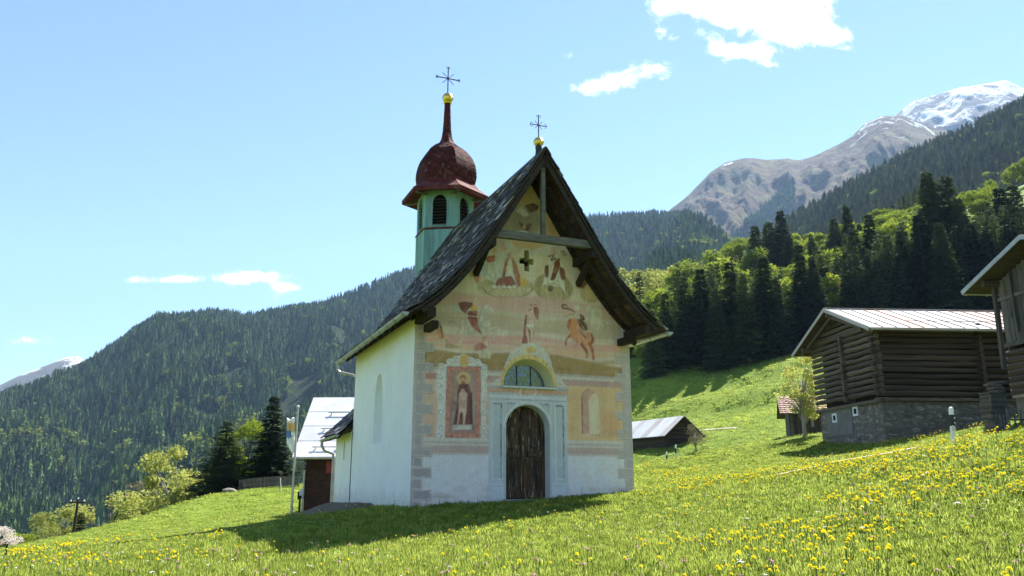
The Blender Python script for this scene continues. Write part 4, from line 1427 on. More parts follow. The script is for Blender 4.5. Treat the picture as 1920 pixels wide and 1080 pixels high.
m.add([(SL, NAVE + .02, 2.0), (SL, 9.7, 2.0), (-1.6, 9.7, 3.7), (-1.6, NAVE + .02, 3.7)], [(0, 1, 2, 3)])
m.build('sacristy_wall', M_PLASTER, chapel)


# ---- roofs with real shingles
def shingle_spots(pt, L, y0, y1, sx, row=.205, wid=.19, seed=5):
    """pt(s) -> (x, z) along the slope from the ridge; returns (location, slope angle, width, length)"""
    rd = random.Random(seed)
    out = []
    n = int(L / row)
    for i in range(n + 1):
        s1 = L - i * row + .03
        s0 = s1 - .40
        if s1 < .12:
            continue
        s0 = max(s0, 0.0)
        (xa, za), (xb, zb) = pt(s1), pt(s0)
        y = y0 + rd.uniform(-.03, 0)
        while y < y1:
            w = wid * rd.uniform(.65, 1.35)
            jj_ = rd.uniform(-.022, .022)
            ang = math.atan2(zb - za, -(xb - xa))
            L_ = math.hypot(xb - xa, zb - za)
            cx_, cz_ = (xa + xb) / 2, (za + zb) / 2
            nx, nz = math.sin(ang), math.cos(ang)
            lift = .022 + rd.uniform(0, .014)
            out.append((sx * (cx_ + nx * lift), y + w / 2, cz_ + nz * lift + jj_ * .6, (-(ang - rd.uniform(.04, .17)) if sx < 0 else math.pi + ang - rd.uniform(.04, .12)), w - .008, L_ * rd.uniform(.96, 1.03), rd.uniform(.018, .036)))
            y += w
    return out


def shingle_mesh(seed):
    rd = random.Random(seed)
    m = MB()
    # along local x: +x is up the slope
    e = [rd.uniform(-.02, .02) for _ in range(4)]
    pts = [(-.5 + e[0], -.5, -.5), (-.5 + e[1], .5, -.5), (.5, .5, -.3), (.5, -.5, -.3), (-.5 + e[0], -.5, .5), (-.5 + e[1], .5, .5), (.5, .5, .3), (.5, -.5, .3)]
    m.add(pts, [(0, 1, 2, 3), (7, 6, 5, 4), (0, 4, 5, 1), (1, 5, 6, 2), (2, 6, 7, 3), (3, 7, 4, 0)])
    return m.mesh('shingle', M_SHINGLE)


SH_ME = [shingle_mesh(s) for s in range(4)]


def spot_matrix(sp):
    x, y, z, ang, w, L_, th = sp
    return Matrix.Translation((x, y, z)) @ Matrix.Rotation(ang if x < 0 else ang, 4, 'Y') @ Matrix.Diagonal((L_, w, th, 1))


def roof_skin(name, pt, L, y0, y1, sx, mat, thick=.07):
    ss = np.linspace(0, L, 22)
    top_ = [pt(s) for s in ss]
    bot = []
    for k, (x, z) in enumerate(top_):
        x2, z2 = top_[min(k + 1, len(top_) - 1)]
        x1, z1 = top_[max(k - 1, 0)]
        d = Vector((x2 - x1, z2 - z1)).normalized()
        bot.append((max(x + d.y * thick, 0), z - d.x * thick))
    m = MB()
    m.prism([(sx * x, z - .02) for x, z in top_] + [(sx * x, z) for x, z in bot[::-1]], 'y', y0, y1)
    return m.build(name, mat, chapel)


RY0, RY1 = -1.2, 7.35
roof_l = roof_skin('roof', roof_pt, ROOF_L - .02, RY0 + .02, RY1 - .02, -1, M_DARKWOOD)
roof_r = roof_skin('roof', roof_pt, ROOF_L - .02, RY0 + .02, RY1 - .02, 1, M_DARKWOOD)
camL = CH_M.inverted() @ Vector((0, 0, ZC))


def lay(roof, spots, keep_n, name_rest='shingles'):
    spots = sorted(spots, key=lambda s: (Vector(s[:3]) - camL).length)
    rest = MB()
    for k, sp in enumerate(spots):
        M_ = spot_matrix(sp)
        if k < keep_n:
            o = bpy.data.objects.new('shingle', SH_ME[k % 4])
            COL.objects.link(o)
            o.parent = roof
            o.matrix_local = M_
        else:
            src = SH_ME[k % 4]
            rest.add([M_ @ v.co for v in src.vertices], [tuple(p.vertices) for p in src.polygons])
    r_ = link(name_rest, rest.mesh(name_rest, M_SHINGLE, fix=False), roof)
    r_['kind'] = 'stuff'


sp_l = shingle_spots(roof_pt, ROOF_L, RY0, RY1, -1, seed=5)
sp_r = shingle_spots(roof_pt, ROOF_L, RY0, RY1, 1, seed=6)
lay(roof_l, sp_l, 250)
lay(roof_r, [s for s in sp_r if s[1] < RY0 + .25], 28, 'verge_shingles')
rest = MB()
for k, sp in enumerate(s for s in sp_r if s[1] >= RY0 + .25):
    M_ = spot_matrix(sp)
    rest.add([M_ @ v.co for v in SH_ME[k % 4].vertices], [tuple(p.vertices) for p in SH_ME[k % 4].polygons])
link('shingles', rest.mesh('shingles', M_SHINGLE, fix=False), roof_r)['kind'] = 'stuff'
m = MB()
for s_ in (-1, 1):
    m.beam((s_ * .07, RY0 - .02, 8.80), (s_ * .07, RY1 - .6, 8.80), .22, .03, (s_ * 1.5, 0, 1))
m.build('ridge_board', M_SHINGLE, chapel)


def sac_pt(s):
    return (1.25 + s * .63, 3.95 - s * .777)


sac = MB()
sac.prism([(-1.25, 3.9), (-1.25, 3.8), (-3.42, 1.79 - .66 + .0 + .66), (-3.42, 1.9)], 'y', NAVE + .06, 10.0)
sac_roof = sac.build('sacristy_roof', M_DARKWOOD, chapel)
_sl = math.hypot(3.45 - 1.25, 3.98 - 1.93)


def sac_pt2(s):
    f_ = s / _sl
    return (1.25 + 2.2 * f_, 3.98 - 2.05 * f_)


lay(sac_roof, shingle_spots(sac_pt2, _sl, NAVE + .05, 10.02, -1, row=.2, wid=.2, seed=9), 22)

# ---- timber of the front overhang
OV = -1.08
for s_ in (-1, 1):
    for (yy_, w_, h_, nm) in ((-1.13, .07, .11, 'barge_rafter'), (-.62, .12, .14, 'rafter'), (-.08, .10, .12, 'rafter')):
        m = MB()
        ss = np.linspace(.18, ROOF_L - .25, 12)
        pts = []
        for k in range(len(ss) - 1):
            (xa, za), (xb, zb) = roof_pt(ss[k]), roof_pt(ss[k + 1])
            d = Vector((xb - xa, 0, zb - za)).normalized()
            nrm = Vector((-d.z, 0, d.x))
            off = .10 + h_ / 2
            m.beam((s_ * (xa - nrm.x * off), yy_, za - nrm.z * off), (s_ * (xb - nrm.x * off), yy_, zb - nrm.z * off), w_, h_, (s_ * nrm.x, 0, nrm.z))
        m.build(nm, M_DARKWOODX, chapel)
    # soffit boards
    nb = 26
    for k in range(nb):
        sA, sB = .15 + (ROOF_L - .3) * k / nb, .15 + (ROOF_L - .3) * (k + 1) / nb - .022
        (xa, za), (xb, zb) = roof_pt(sA), roof_pt(sB)
        d = Vector((xb - xa, 0, zb - za)).normalized()
        nrm = Vector((-d.z, 0, d.x))
        off = .095 + random.uniform(0, .008)
        mid = Vector(((xa + xb) / 2 - nrm.x * off, 0, (za + zb) / 2 - nrm.z * off))
        MB().beam((s_ * mid.x, RY0 + .05, mid.z), (s_ * mid.x, -.005, mid.z), math.hypot(xb - xa, zb - za), .02, (s_ * nrm.x, 0, nrm.z)).build('soffit_board', M_SOFFIT, chapel)
    # purlins and braces
    MB().box((s_ * 2.92, -.58, 4.33), (.20, 1.12, .22)).build('purlin', M_DARKWOOD, chapel)
    MB().box((s_ * 2.70, -.36, 4.13), (.17, .68, .18)).build('corbel', M_DARKWOOD, chapel)
    MB().box((s_ * 1.42, -.56, 6.22), (.20, 1.12, .22)).build('purlin', M_DARKWOOD, chapel)
    MB().beam((s_ * 1.46, -.04, 5.62), (s_ * 1.44, -.78, 6.14), .13, .14, (0, -.6, -.7)).build('brace', M_DARKWOOD, chapel)
MB().box((0, -1.02, 6.45), (2.62, .16, .19)).build('tie_beam', M_GREYWOOD, chapel)
MB().box((-.02, -1.03, 7.45), (.11, .11, 1.85)).build('king_post', M_GREYWOOD, chapel)
MB().box((0, -.56, 8.46), (.16, 1.1, .2)).build('purlin', M_DARKWOOD, chapel)
for k in range(11):
    yk = .35 + k * .62
    for s_ in (-1, 1):
        (xa, za), (xb, zb) = roof_pt(ROOF_L - 1.0), roof_pt(ROOF_L - .04)
        MB().beam((s_ * xa, yk, za - .2), (s_ * xb, yk, zb - .15), .10, .12).build('rafter_tail', M_DARKWOODX, chapel)


def gutter(name, a, b, r=.075, mat=M_ZINC, parent=chapel):
    a, b = Vector(a), Vector(b)
    d = (b - a).normalized()
    s = d.cross(Vector((0, 0, 1))).normalized()
    n = 9
    V = []
    for rr_ in (r, r - .008):
        for p in (a, b):
            V += [p + s * rr_ * math.cos(t_) - Vector((0, 0, 1)) * rr_ * math.sin(t_) for t_ in np.linspace(0, math.pi, n)]
    F = []
    for o in (0, 2 * n):
        F += [(o + k, o + k + 1, o + n + k + 1, o + n + k) for k in range(n - 1)]
    F += [tuple(range(n)), tuple(range(n, 2 * n))]
    m = MB()
    m.add(V, F)
    g = m.build(name, mat, parent)
    L_ = (b - a).length
    for k in range(int(L_ / .8) + 1):
        p = a + d * (.1 + .8 * k)
        hb = MB()
        ps = [p + s * (r + .01) * math.cos(t_) - Vector((0, 0, 1)) * (r + .01) * math.sin(t_) for t_ in np.linspace(0, math.pi, n)]
        hb.tube(ps, .012, 5)
        hb.build('gutter_bracket', mat, g)
    return g


gutter('gutter', (-3.52, RY0 + .1, 4.29), (-3.52, RY1 + .1, 4.23))
gutter('gutter', (3.52, RY0 - .02, 4.29), (3.52, RY1, 4.23), .085)
MB().tube([(-3.52, RY1 - .02, 4.2), (-3.52, RY1 - .02, 3.98), (-3.44, RY1 - .06, 3.90), (-3.02, NAVE + .02, 3.78)], .045, 8).build('downpipe', M_ZINC, chapel)
gutter('gutter', (-3.50, NAVE - .1, 1.90), (-3.50, 9.95, 1.86), .06)
MB().tube([(-3.50, 9.75, 1.84), (-3.50, 9.75, 1.66), (-3.40, 9.76, 1.50), (-3.10, 9.78, 1.40), (-3.07, 9.78, 1.25), (-3.07, 9.78, -.9)], .05, 8).build('downpipe', M_ZINC, chapel)


# ---- gilded finial on the front ridge
def star_cross(parent, c, h, w, r, name='iron_cross'):
    m = MB()
    x, y, z = c
    m.tube([(x, y, z), (x, y, z + h)], r, 6)
    zc_ = z + h * .58
    m.tube([(x - w / 2, y, zc_), (x + w / 2, y, zc_)], r, 6)
    for a in (math.pi / 4, 3 * math.pi / 4):
        k = w * .33
        m.tube([(x - k * math.cos(a), y, zc_ - k * math.sin(a)), (x + k * math.cos(a), y, zc_ + k * math.sin(a))], r * .55, 5)
    for (px, pz) in ((x - w / 2, zc_), (x + w / 2, zc_), (x, z + h)):
        for s in (-1, 1):
            if pz == zc_:
                sg = 1 if px > x else -1
                m.tube([(px - sg * .07, y, pz + s * .05), (px - sg * .01, y, pz + s * .055), (px + sg * .01, y, pz)], r * .6, 5)
            else:
                m.tube([(px + s * .05, y, pz - .07), (px + s * .055, y, pz - .01), (px, y, pz + .01)], r * .6, 5)
    m.lathe([(.02, -.02), (r * 2.2, 0), (.02, .02)], 8, (x, y, zc_))
    return m.build(name, M_IRON, parent)


def orb(parent, c, r, name='gilded_ball'):
    prof = [(max(r * math.cos(a), .004), r * math.sin(a)) for a in np.linspace(-math.pi / 2, math.pi / 2, 13)]
    m = MB()
    m.lathe(prof, 18, c)
    m.lathe([(r * 1.04, -.012), (r * 1.06, 0), (r * 1.04, .012)], 18, c)
    return m.build(name, M_GOLD, parent, True)


FY = -.72
MB().lathe([(.11, 8.72), (.095, 8.9), (.085, 9.02), (.10, 9.06), (.075, 9.10)], 8, (0.02, FY, 0)).build('finial_post', M_SHINGLE, chapel)
orb(chapel, (0.02, FY, 9.22), .135)
star_cross(chapel, (0.02, FY, 9.32), .66, .46, .014)

# ---- bell tower
TY, TR = 7.3, 1.03
tower = link('bell_tower', None, chapel)
tower.empty_display_size = .3
tower['label'] = 'hexagonal turquoise bell tower with louvred arches and dark red onion dome'


def hexp(r, z, k):
    a = -math.pi / 2 + k * math.pi / 3
    return Vector((r * math.cos(a), TY + r * math.sin(a), z))


Z0, ZB_, ZT = 4.6, 8.93, 10.36
core = MB()
core.add([hexp(TR - .03, Z0, k) for k in range(6)] + [hexp(TR - .03, ZB_, k) for k in range(6)], [(k, (k + 1) % 6, 6 + (k + 1) % 6, 6 + k) for k in range(6)])
core.build('shaft', M_TEAL, tower)
for k in range(6):
    a, b = hexp(TR, 0, k), hexp(TR, 0, k + 1)
    d = (b - a)
    nb = 6
    nrm = Vector((d.y, -d.x, 0)).normalized()
    for j in range(nb):
        p = a + d * ((j + .5) / nb)
        off = nrm * random.uniform(0, .008)
        MB().beam((p.x + off.x, p.y + off.y, Z0), (p.x + off.x, p.y + off.y, ZB_), d.length / nb - .006, .035, nrm).build('plank', M_TEAL, tower)
    # belfry face with arched opening
    w = d.length
    e = d.normalized()
    oc, orad, osp, ob = w / 2, .265, ZT - .52, ZB_ + .10

    def to3(s, z, off=0.0, a=a, e=e, nrm=nrm):
        q = a + e * s + nrm * off
        return (q.x, q.y, z)
    hole = [(oc - orad, ob), (oc + orad, ob)] + [(oc + orad * math.cos(t_), osp + .34 * math.sin(t_)) for t_ in np.linspace(0, math.pi, 14)]
    V, F = holed([(0.0, ZB_), (w, ZB_), (w, ZT), (0.0, ZT)], hole, to3)
    m = MB()
    m.add(V, F)
    n = len(hole)
    m.add([to3(s, z) for s, z in hole] + [to3(s, z, -.09) for s, z in hole], [(i, (i + 1) % n, n + (i + 1) % n, n + i) for i in range(n)])
    m.build('belfry_wall', M_TEAL, tower)
    fr = MB()
    fr.tube([to3(s, z, .012) for s, z in hole + hole[:1]], .022, 5)
    fr.build('arch_moulding', M_TEAL, tower)
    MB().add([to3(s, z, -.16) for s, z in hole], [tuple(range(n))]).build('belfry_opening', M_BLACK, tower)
    if k in (4, 5, 0, 1):
        for j in range(9):
            z = ob + .06 + j * .115
            hw = orad if z < osp else orad * math.sqrt(max(0, 1 - ((z - osp) / .34) ** 2))
            if hw < .06:
                continue
            c0, c1 = Vector(to3(oc - hw + .004, z, -.07)), Vector(to3(oc + hw - .004, z, -.07))
            MB().beam(c0, c1, .10, .016, (nrm.x * .65, nrm.y * .65, .76)).build('louvre_slat', M_GREYWOOD if j == 0 else M_DARKWOOD, tower)
    MB().beam(a + nrm * 0 + Vector((0, 0, ZB_)), a + Vector((0, 0, ZT)), .06, .06).build('corner_post', M_TEAL, tower)
bl = MB()
for r_, z0, z1 in ((TR + .045, ZB_ - .035, ZB_ + .03),):
    bl.add([hexp(r_, z0, k) for k in range(6)] + [hexp(r_, z1, k) for k in range(6)], [(k, (k + 1) % 6, 6 + (k + 1) % 6, 6 + k) for k in range(6)] + [tuple(range(6))[::-1], tuple(range(6, 12))])
bl.build('belt_moulding', M_REDWORN, tower)
# skirt roof
m = MB()
prof = [(1.05, 10.30), (1.60, 10.17), (1.62, 10.30), (1.42, 10.44), (1.22, 10.60), (1.08, 10.78), (.95, 10.80)]
for (r_, z_) in prof:
    m.v += [tuple(hexp(r_, z_, k)) for k in range(6)]
for i in range(len(prof) - 1):
    for k in range(6):
        m.f.append((i * 6 + k, i * 6 + (k + 1) % 6, (i + 1) * 6 + (k + 1) % 6, (i + 1) * 6 + k))
        m.mi.append(0)
m.build('skirt_roof', M_REDWORN, tower)
for k in range(6):
    p0, p1 = hexp(1.0, 10.20, k), hexp(1.50, 10.17, k)
    MB().beam(p0, p1, .10, .08).build('eave_bracket', M_GREYWOOD, tower)
# onion dome in small shingles
DP = np.array([(1.04, 10.76), (1.09, 10.90), (1.12, 11.10), (1.11, 11.32), (1.06, 11.56), (.96, 11.80), (.80, 12.02), (.60, 12.20), (.42, 12.32), (.29, 12.44), (.21, 12.60), (.165, 12.82), (.135, 13.2), (.115, 13.7), (.10, 14.08)])
dl = np.concatenate([[0], np.cumsum(np.hypot(*np.diff(DP, axis=0).T))])
m = MB()
NP_ = 40
PR = [(float(np.interp(s, dl, DP[:, 0])) - .02, float(np.interp(s, dl, DP[:, 1]))) for s in np.linspace(0, dl[-1], NP_)]
for (r_, z_) in PR:
    m.v += [tuple(hexp(r_, z_, k)) for k in range(6)]
for i in range(NP_ - 1):
    for k in range(6):
        m.f.append((i * 6 + k, i * 6 + (k + 1) % 6, (i + 1) * 6 + (k + 1) % 6, (i + 1) * 6 + k))
        m.mi.append(0)
dome = m.build('onion_dome', M_RED, tower)
sh = MB()
rd = random.Random(3)
row = .088
for i in range(int(dl[-1] / row)):
    s0, s1 = i * row, min(i * row + row * 1.5, dl[-1])
    r0, z0 = float(np.interp(s0, dl, DP[:, 0])) + .016, float(np.interp(s0, dl, DP[:, 1]))
    r1, z1 = float(np.interp(s1, dl, DP[:, 0])) - .004, float(np.interp(s1, dl, DP[:, 1]))
    for k in range(6):
        a0, b0, a1, b1 = hexp(r0, z0, k), hexp(r0, z0, k + 1), hexp(r1, z1, k), hexp(r1, z1, k + 1)
        nn_ = max(1, int(round((b0 - a0).length / .105)))
        for j in range(nn_):
            f0, f1 = (j + .04 + (.5 / nn_ if False else 0)) / nn_, (j + .96) / nn_
            dz_ = Vector((0, 0, rd.uniform(-.012, .012)))
            A_, B_ = a0.lerp(b0, f0) + dz_, a0.lerp(b0, f1) + dz_
            C_, D_ = a1.lerp(b1, f1), a1.lerp(b1, f0)
            inn = (Vector((0, TY, 0)) - Vector((A_.x, A_.y, 0))).normalized() * .02
            sh.m = rd.choice([0, 0, 0, 1]) if z0 < 11.9 else rd.choice([0, 0, 1, 1])
            sh.add([A_, B_, C_, D_, A_ + inn, B_ + inn], [(0, 1, 2, 3), (0, 4, 5, 1)])
o = link('dome_shingles', sh.mesh('dome_shingles', [M_RED, M_REDWORN], fix=False), tower)
o['kind'] = 'stuff'
MB().lathe([(.14, 14.02), (.16, 14.06), (.12, 14.1)], 12, (0, TY, 0)).build('neck_ring', M_GOLD, tower)
orb(tower, (0, TY, 14.26), .20)
star_cross(tower, (0, TY, 14.42), 1.10, .92, .021)
# ------------------------------------------------------------------ log barn with sheet-metal roof
def log_mesh(seed, mat, h=.24, d=.2):
    """hewn log of unit length along x"""
    rd = random.Random(seed)
    m = MB()
    n = 8
    for i in range(7):
        x = -.5 + i / 6
        wz, wy = rd.uniform(-.02, .02), rd.uniform(-.015, .015)
        s = rd.uniform(.92, 1.05)
        for k in range(n):
            a = math.pi / 8 + 2 * math.pi * k / n
            m.v.append((x, wy + d / 2 * math.cos(a) * 1.06 * s, wz + h / 2 * math.sin(a) * 1.06 * s))
    for i in range(6):
        for k in range(n):
            m.f.append((i * n + k, i * n + (k + 1) % n, (i + 1) * n + (k + 1) % n, (i + 1) * n + k))
            m.mi.append(0)
    m.f += [tuple(range(n)), tuple(6 * n + k for k in range(n))]
    m.mi += [0, 0]
    return m.mesh('log', mat)


def stone_mesh(seed, mat):
    rd = random.Random(seed)
    m = MB()
    n = 7
    prof = [(.62, -.5), (.95, -.2), (1.0, .1), (.72, .42)]
    for (r_, y) in prof:
        for k in range(n):
            a = 2 * math.pi * k / n
            q = (1 + .22 * math.sin(a * 2 + seed)) * rd.uniform(.82, 1.12)
            m.v.append((.5 * r_ * q * math.cos(a), y * .5, .5 * r_ * q * math.sin(a)))
    for i in range(3):
        for k in range(n):
            m.f.append((i * n + k, i * n + (k + 1) % n, (i + 1) * n + (k + 1) % n, (i + 1) * n + k))
            m.mi.append(0)
    m.f += [tuple(range(n)), tuple(3 * n + k for k in range(n))]
    m.mi += [0, 0]
    return m.mesh('stone', mat)


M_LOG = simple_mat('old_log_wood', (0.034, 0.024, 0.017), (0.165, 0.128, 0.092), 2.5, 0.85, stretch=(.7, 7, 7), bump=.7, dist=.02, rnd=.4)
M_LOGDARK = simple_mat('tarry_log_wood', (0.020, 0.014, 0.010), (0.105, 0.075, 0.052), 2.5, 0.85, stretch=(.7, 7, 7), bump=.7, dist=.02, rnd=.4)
M_RUBBLE = simple_mat('rubble_mortar', (0.10, 0.088, 0.072), (0.20, 0.18, 0.15), 3.5, 0.95, bump=.9, dist=.05)
M_FIELDSTONE = simple_mat('field_stone', (0.075, 0.064, 0.052), (0.32, 0.28, 0.23), 2.2, 0.9, bump=.6, dist=.03, rnd=.5)
M_RENDER = simple_mat('grey_render', (0.13, 0.122, 0.11), (0.20, 0.19, 0.17), 2.5, 0.95, bump=.5)
M_SHEET = simple_mat('bleached_roof_sheet', (0.36, 0.32, 0.30), (0.46, 0.43, 0.415), .8, 0.75, metal=.0, spec=.2, bump=.05, stretch=(1, .2, .2), rnd=.06)
M_SHEETRUST = simple_mat('rust_tinged_roof_sheet', (0.38, 0.22, 0.17), (0.46, 0.36, 0.31), .8, 0.75, metal=.0, spec=.2, bump=.05, stretch=(1, .2, .2), rnd=.06)
M_WHITE = simple_mat('white_paint', (0.70, 0.70, 0.68), (0.80, 0.80, 0.78), 5, 0.6, bump=.1)
M_SMOKE = simple_mat('dark_inside', (0.010, 0.009, 0.008), (0.018, 0.016, 0.014), 3, .95, bump=0)
LOGS = [log_mesh(s, M_LOG) for s in range(5)]
LOGSD = [log_mesh(s + 9, M_LOGDARK) for s in range(5)]
STONES = [stone_mesh(s, M_FIELDSTONE) for s in range(6)]


def put_log(parent, a, b, k, meshes, sc=1.0):
    a, b = Vector(a), Vector(b)
    d = b - a
    o = link('log', meshes[k % len(meshes)], parent, loc=(a + b) / 2, rot=(random.uniform(-.3, .3), -math.asin(d.z / d.length), math.atan2(d.y, d.x)), scale=(d.length, sc, sc))
    return o


def stones_on(parent, org, ex, nrm, L, H, n, skip=None, seed=1, big=1.0):
    rd = random.Random(seed)
    org, ex, nrm = Vector(org), Vector(ex).normalized(), Vector(nrm).normalized()
    ang = math.atan2(ex.y, ex.x)
    placed = []
    tries = 0
    while len(placed) < n and tries < n * 30:
        tries += 1
        s, z = rd.uniform(.12, L - .12), rd.uniform(.05, H - .08)
        w, h = rd.uniform(.2, .52) * big, rd.uniform(.10, .22) * big
        if skip and skip(s, z):
            continue
        if any(abs(s - q[0]) < (w + q[2]) * .46 and abs(z - q[1]) < (h + q[3]) * .46 for q in placed):
            continue
        placed.append((s, z, w, h))
        p = org + ex * s + Vector((0, 0, z)) + nrm * .0
        flip = 0 if (ex.cross(Vector((0, 0, 1)))).dot(nrm) < 0 else math.pi
        link('stone', STONES[rd.randrange(6)], parent, loc=p, rot=(0, rd.uniform(-.12, .12), ang + flip), scale=(w, rd.uniform(.10, .17), h))


bN = at(1662, 830, 34.7)
BZ = gz(bN.x, bN.y) - .05
barn = tag(empty('log_barn', (bN.x, bN.y, BZ), R(4)), 'dark log barn on a rubble stone base under a pale sheet-metal roof', 'barn')
BL, BW, BS = 11.0, 6.0, 1.85
zt = 5.22


def ridge_z(y):
    return 6.55 - abs(y - BW / 2) * .41


base = MB()
base.prism([(0, -1.6), (BL, -1.6), (BL, BS - .02), (0, BS - .02)], 'y', 0.0, BW)
sb = base.build('stone_base', M_RUBBLE, barn)
stones_on(sb, (0, 0, -.1), (1, 0, 0), (0, -1, 0), 8.2, BS, 165, seed=2)
stones_on(sb, (0, 0, -.6), (0, 1, 0), (-1, 0, 0), BW, BS + .55, 105, skip=lambda s, z: 2.6 < s < 5.4 and z > 1.0, seed=3, big=.9)
MB().box((-.012, 4.05, 1.18), (.03, 2.6, 1.25)).build('render_patch', M_RENDER, sb)
MB().box((BL / 2, BW / 2, 3.4), (BL - .5, BW - .5, 3.2)).build('hay_store', M_SMOKE, barn)
MB().beam((-.25, -.02, BS + .06), (BL, -.02, BS + .06), .26, .14).build('sill_beam', M_LOG, barn)
MB().beam((-.02, -.2, BS + .02), (-.02, BW + .2, BS + .02), .26, .14).build('sill_beam', M_LOG, barn)
nc = 12
ch_ = (zt - BS - .16) / nc
for i in range(nc):
    z = BS + .16 + ch_ * (i + .5)
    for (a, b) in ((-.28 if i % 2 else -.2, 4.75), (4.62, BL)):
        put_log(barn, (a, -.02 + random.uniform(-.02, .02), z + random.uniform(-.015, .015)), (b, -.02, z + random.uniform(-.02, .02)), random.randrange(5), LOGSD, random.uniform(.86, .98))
    z += ch_ * .45
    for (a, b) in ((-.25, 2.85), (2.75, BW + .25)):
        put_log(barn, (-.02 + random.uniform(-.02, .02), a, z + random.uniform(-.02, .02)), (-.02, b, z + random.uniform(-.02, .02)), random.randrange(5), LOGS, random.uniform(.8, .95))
    put_log(barn, (4.7, -.28, z), (4.7, .4, z), i, LOGSD, .95)
    put_log(barn, (-.28, 2.8, z - ch_ * .45), (.4, 2.8, z - ch_ * .45), i, LOGS, .95)
z = zt + .02
i = 0
while z < 6.25:
    hw = (6.55 - .18 - z) / .41
    if hw > .4:
        put_log(barn, (-.02, BW / 2 - hw, z + .1), (-.02, BW / 2 + hw, z + .1), i, LOGS, .85)
    z += .27
    i += 1
for yy_ in (0.0, BW / 2, BW):
    z = ridge_z(yy_) - .32
    put_log(barn, (-.68, yy_, z), (BL, yy_, z), 2, LOGS, .95)
MB().beam((-.45, BW + .6, ridge_z(BW + .6) - .25), (-.45, BW / 2, 6.15), .1, .12).build('rafter', M_LOG, barn)
MB().beam((-.45, -.6, ridge_z(-.6) - .25), (-.45, BW / 2, 6.15), .1, .12).build('rafter', M_LOG, barn)
# roof
RX0, RX1, RYN, RYF = -.78, BL + .6, -.98, BW + .98
bd = MB()
for s_, ye in ((-1, RYN), (1, RYF)):
    bd.beam((RX0 + .02, (BW / 2 + ye) / 2, ridge_z((BW / 2 + ye) / 2) - .07), (RX1, (BW / 2 + ye) / 2, ridge_z((BW / 2 + ye) / 2) - .07), abs(ye - BW / 2) * 1.08, .05, (0, s_ * .41, 1))
broof = bd.build('roof', M_LOGDARK, barn)
pw = .62
k = 0
x = RX0
while x < RX1:
    x2 = min(x + pw, RX1)
    for s_, ye in ((-1, RYN - .03), (1, RYF + .03)):
        m = MB()
        V = [(x, BW / 2, ridge_z(BW / 2)), (x2, BW / 2, ridge_z(BW / 2)), (x2, ye, ridge_z(ye)), (x, ye, ridge_z(ye))]
        m.add([(a, b, c_ + .02) for a, b, c_ in V] + [(a, b, c_ - .02) for a, b, c_ in V], [(0, 1, 2, 3), (7, 6, 5, 4), (0, 4, 5, 1), (1, 5, 6, 2), (2, 6, 7, 3), (3, 7, 4, 0)])
        m.beam((x + .012, BW / 2, ridge_z(BW / 2) + .04), (x + .012, ye, ridge_z(ye) + .04), .022, .045)
        m.build('roof_panel', M_SHEETRUST if (k % 7 in (3, 4) or 9 < k < 14) else M_SHEET, broof)
    x = x2
    k += 1
MB().beam((RX0, BW / 2, ridge_z(BW / 2) + .045), (RX1, BW / 2, ridge_z(BW / 2) + .045), .22, .03).build('ridge_cap', M_SHEET, broof)
m = MB()
m.beam((RX0 - .02, BW / 2, 6.5), (RX0 - .02, RYF + .04, ridge_z(RYF + .04) - .05), .03, .16)
m.beam((RX0 - .02, BW / 2, 6.5), (RX0 - .02, RYN - .04, ridge_z(RYN - .04) - .05), .03, .16)
m.build('verge_flashing', M_SHEET, broof)
sg = MB()
yg = RYN + .75
sg.tube([(RX0 + 2.2, yg, ridge_z(yg) + .16), (RX1, yg, ridge_z(yg) + .16)], .016, 6)
for q in np.arange(RX0 + 2.3, RX1, 1.15):
    sg.beam((q, yg, ridge_z(yg)), (q, yg, ridge_z(yg) + .18), .02, .04)
sg.build('snow_guard', M_IRON, broof)
gutter('gutter', (RX0 + .05, RYN - .08, ridge_z(RYN) - .06), (RX1, RYN - .08, ridge_z(RYN) - .07), .06, M_SHEET, barn)
for (y_, z_) in ((2.35, 1.58), (4.45, 1.42)):
    w_ = MB()
    for (dy_, dz_, a, b) in ((0, .17, .46, .09), (0, -.17, .46, .09), (.19, 0, .09, .26), (-.19, 0, .09, .26)):
        w_.box((-.03, y_ + dy_, z_ + dz_), (.05, a, b))
    wo_ = w_.build('vent_window', M_WHITE, barn)
    MB().box((-.02, y_, z_), (.03, .29, .25)).build('pane', M_SMOKE, wo_)

# ------------------------------------------------------------------ boarded barn at the right edge
cN = at(1882, 770, 26.4)
cz_ = gz(16.6, 23) - .1
barn2 = tag(empty('boarded_barn', (17.15, 21.9, cz_), R(4)), 'tall grey boarded barn with a stone footing, cut off by the picture edge', 'barn')
M_BOARD = simple_mat('silvered_board', (0.045, 0.040, 0.035), (0.15, 0.135, 0.115), 2.5, .85, stretch=(7, 7, .6), bump=.6, rnd=.35)
W2, L2 = 4.6, 8.0
b2e, b2r = 8.35 - cz_, 9.1 - cz_


def r2z(y):
    return b2r - abs(y - W2 / 2) * .34


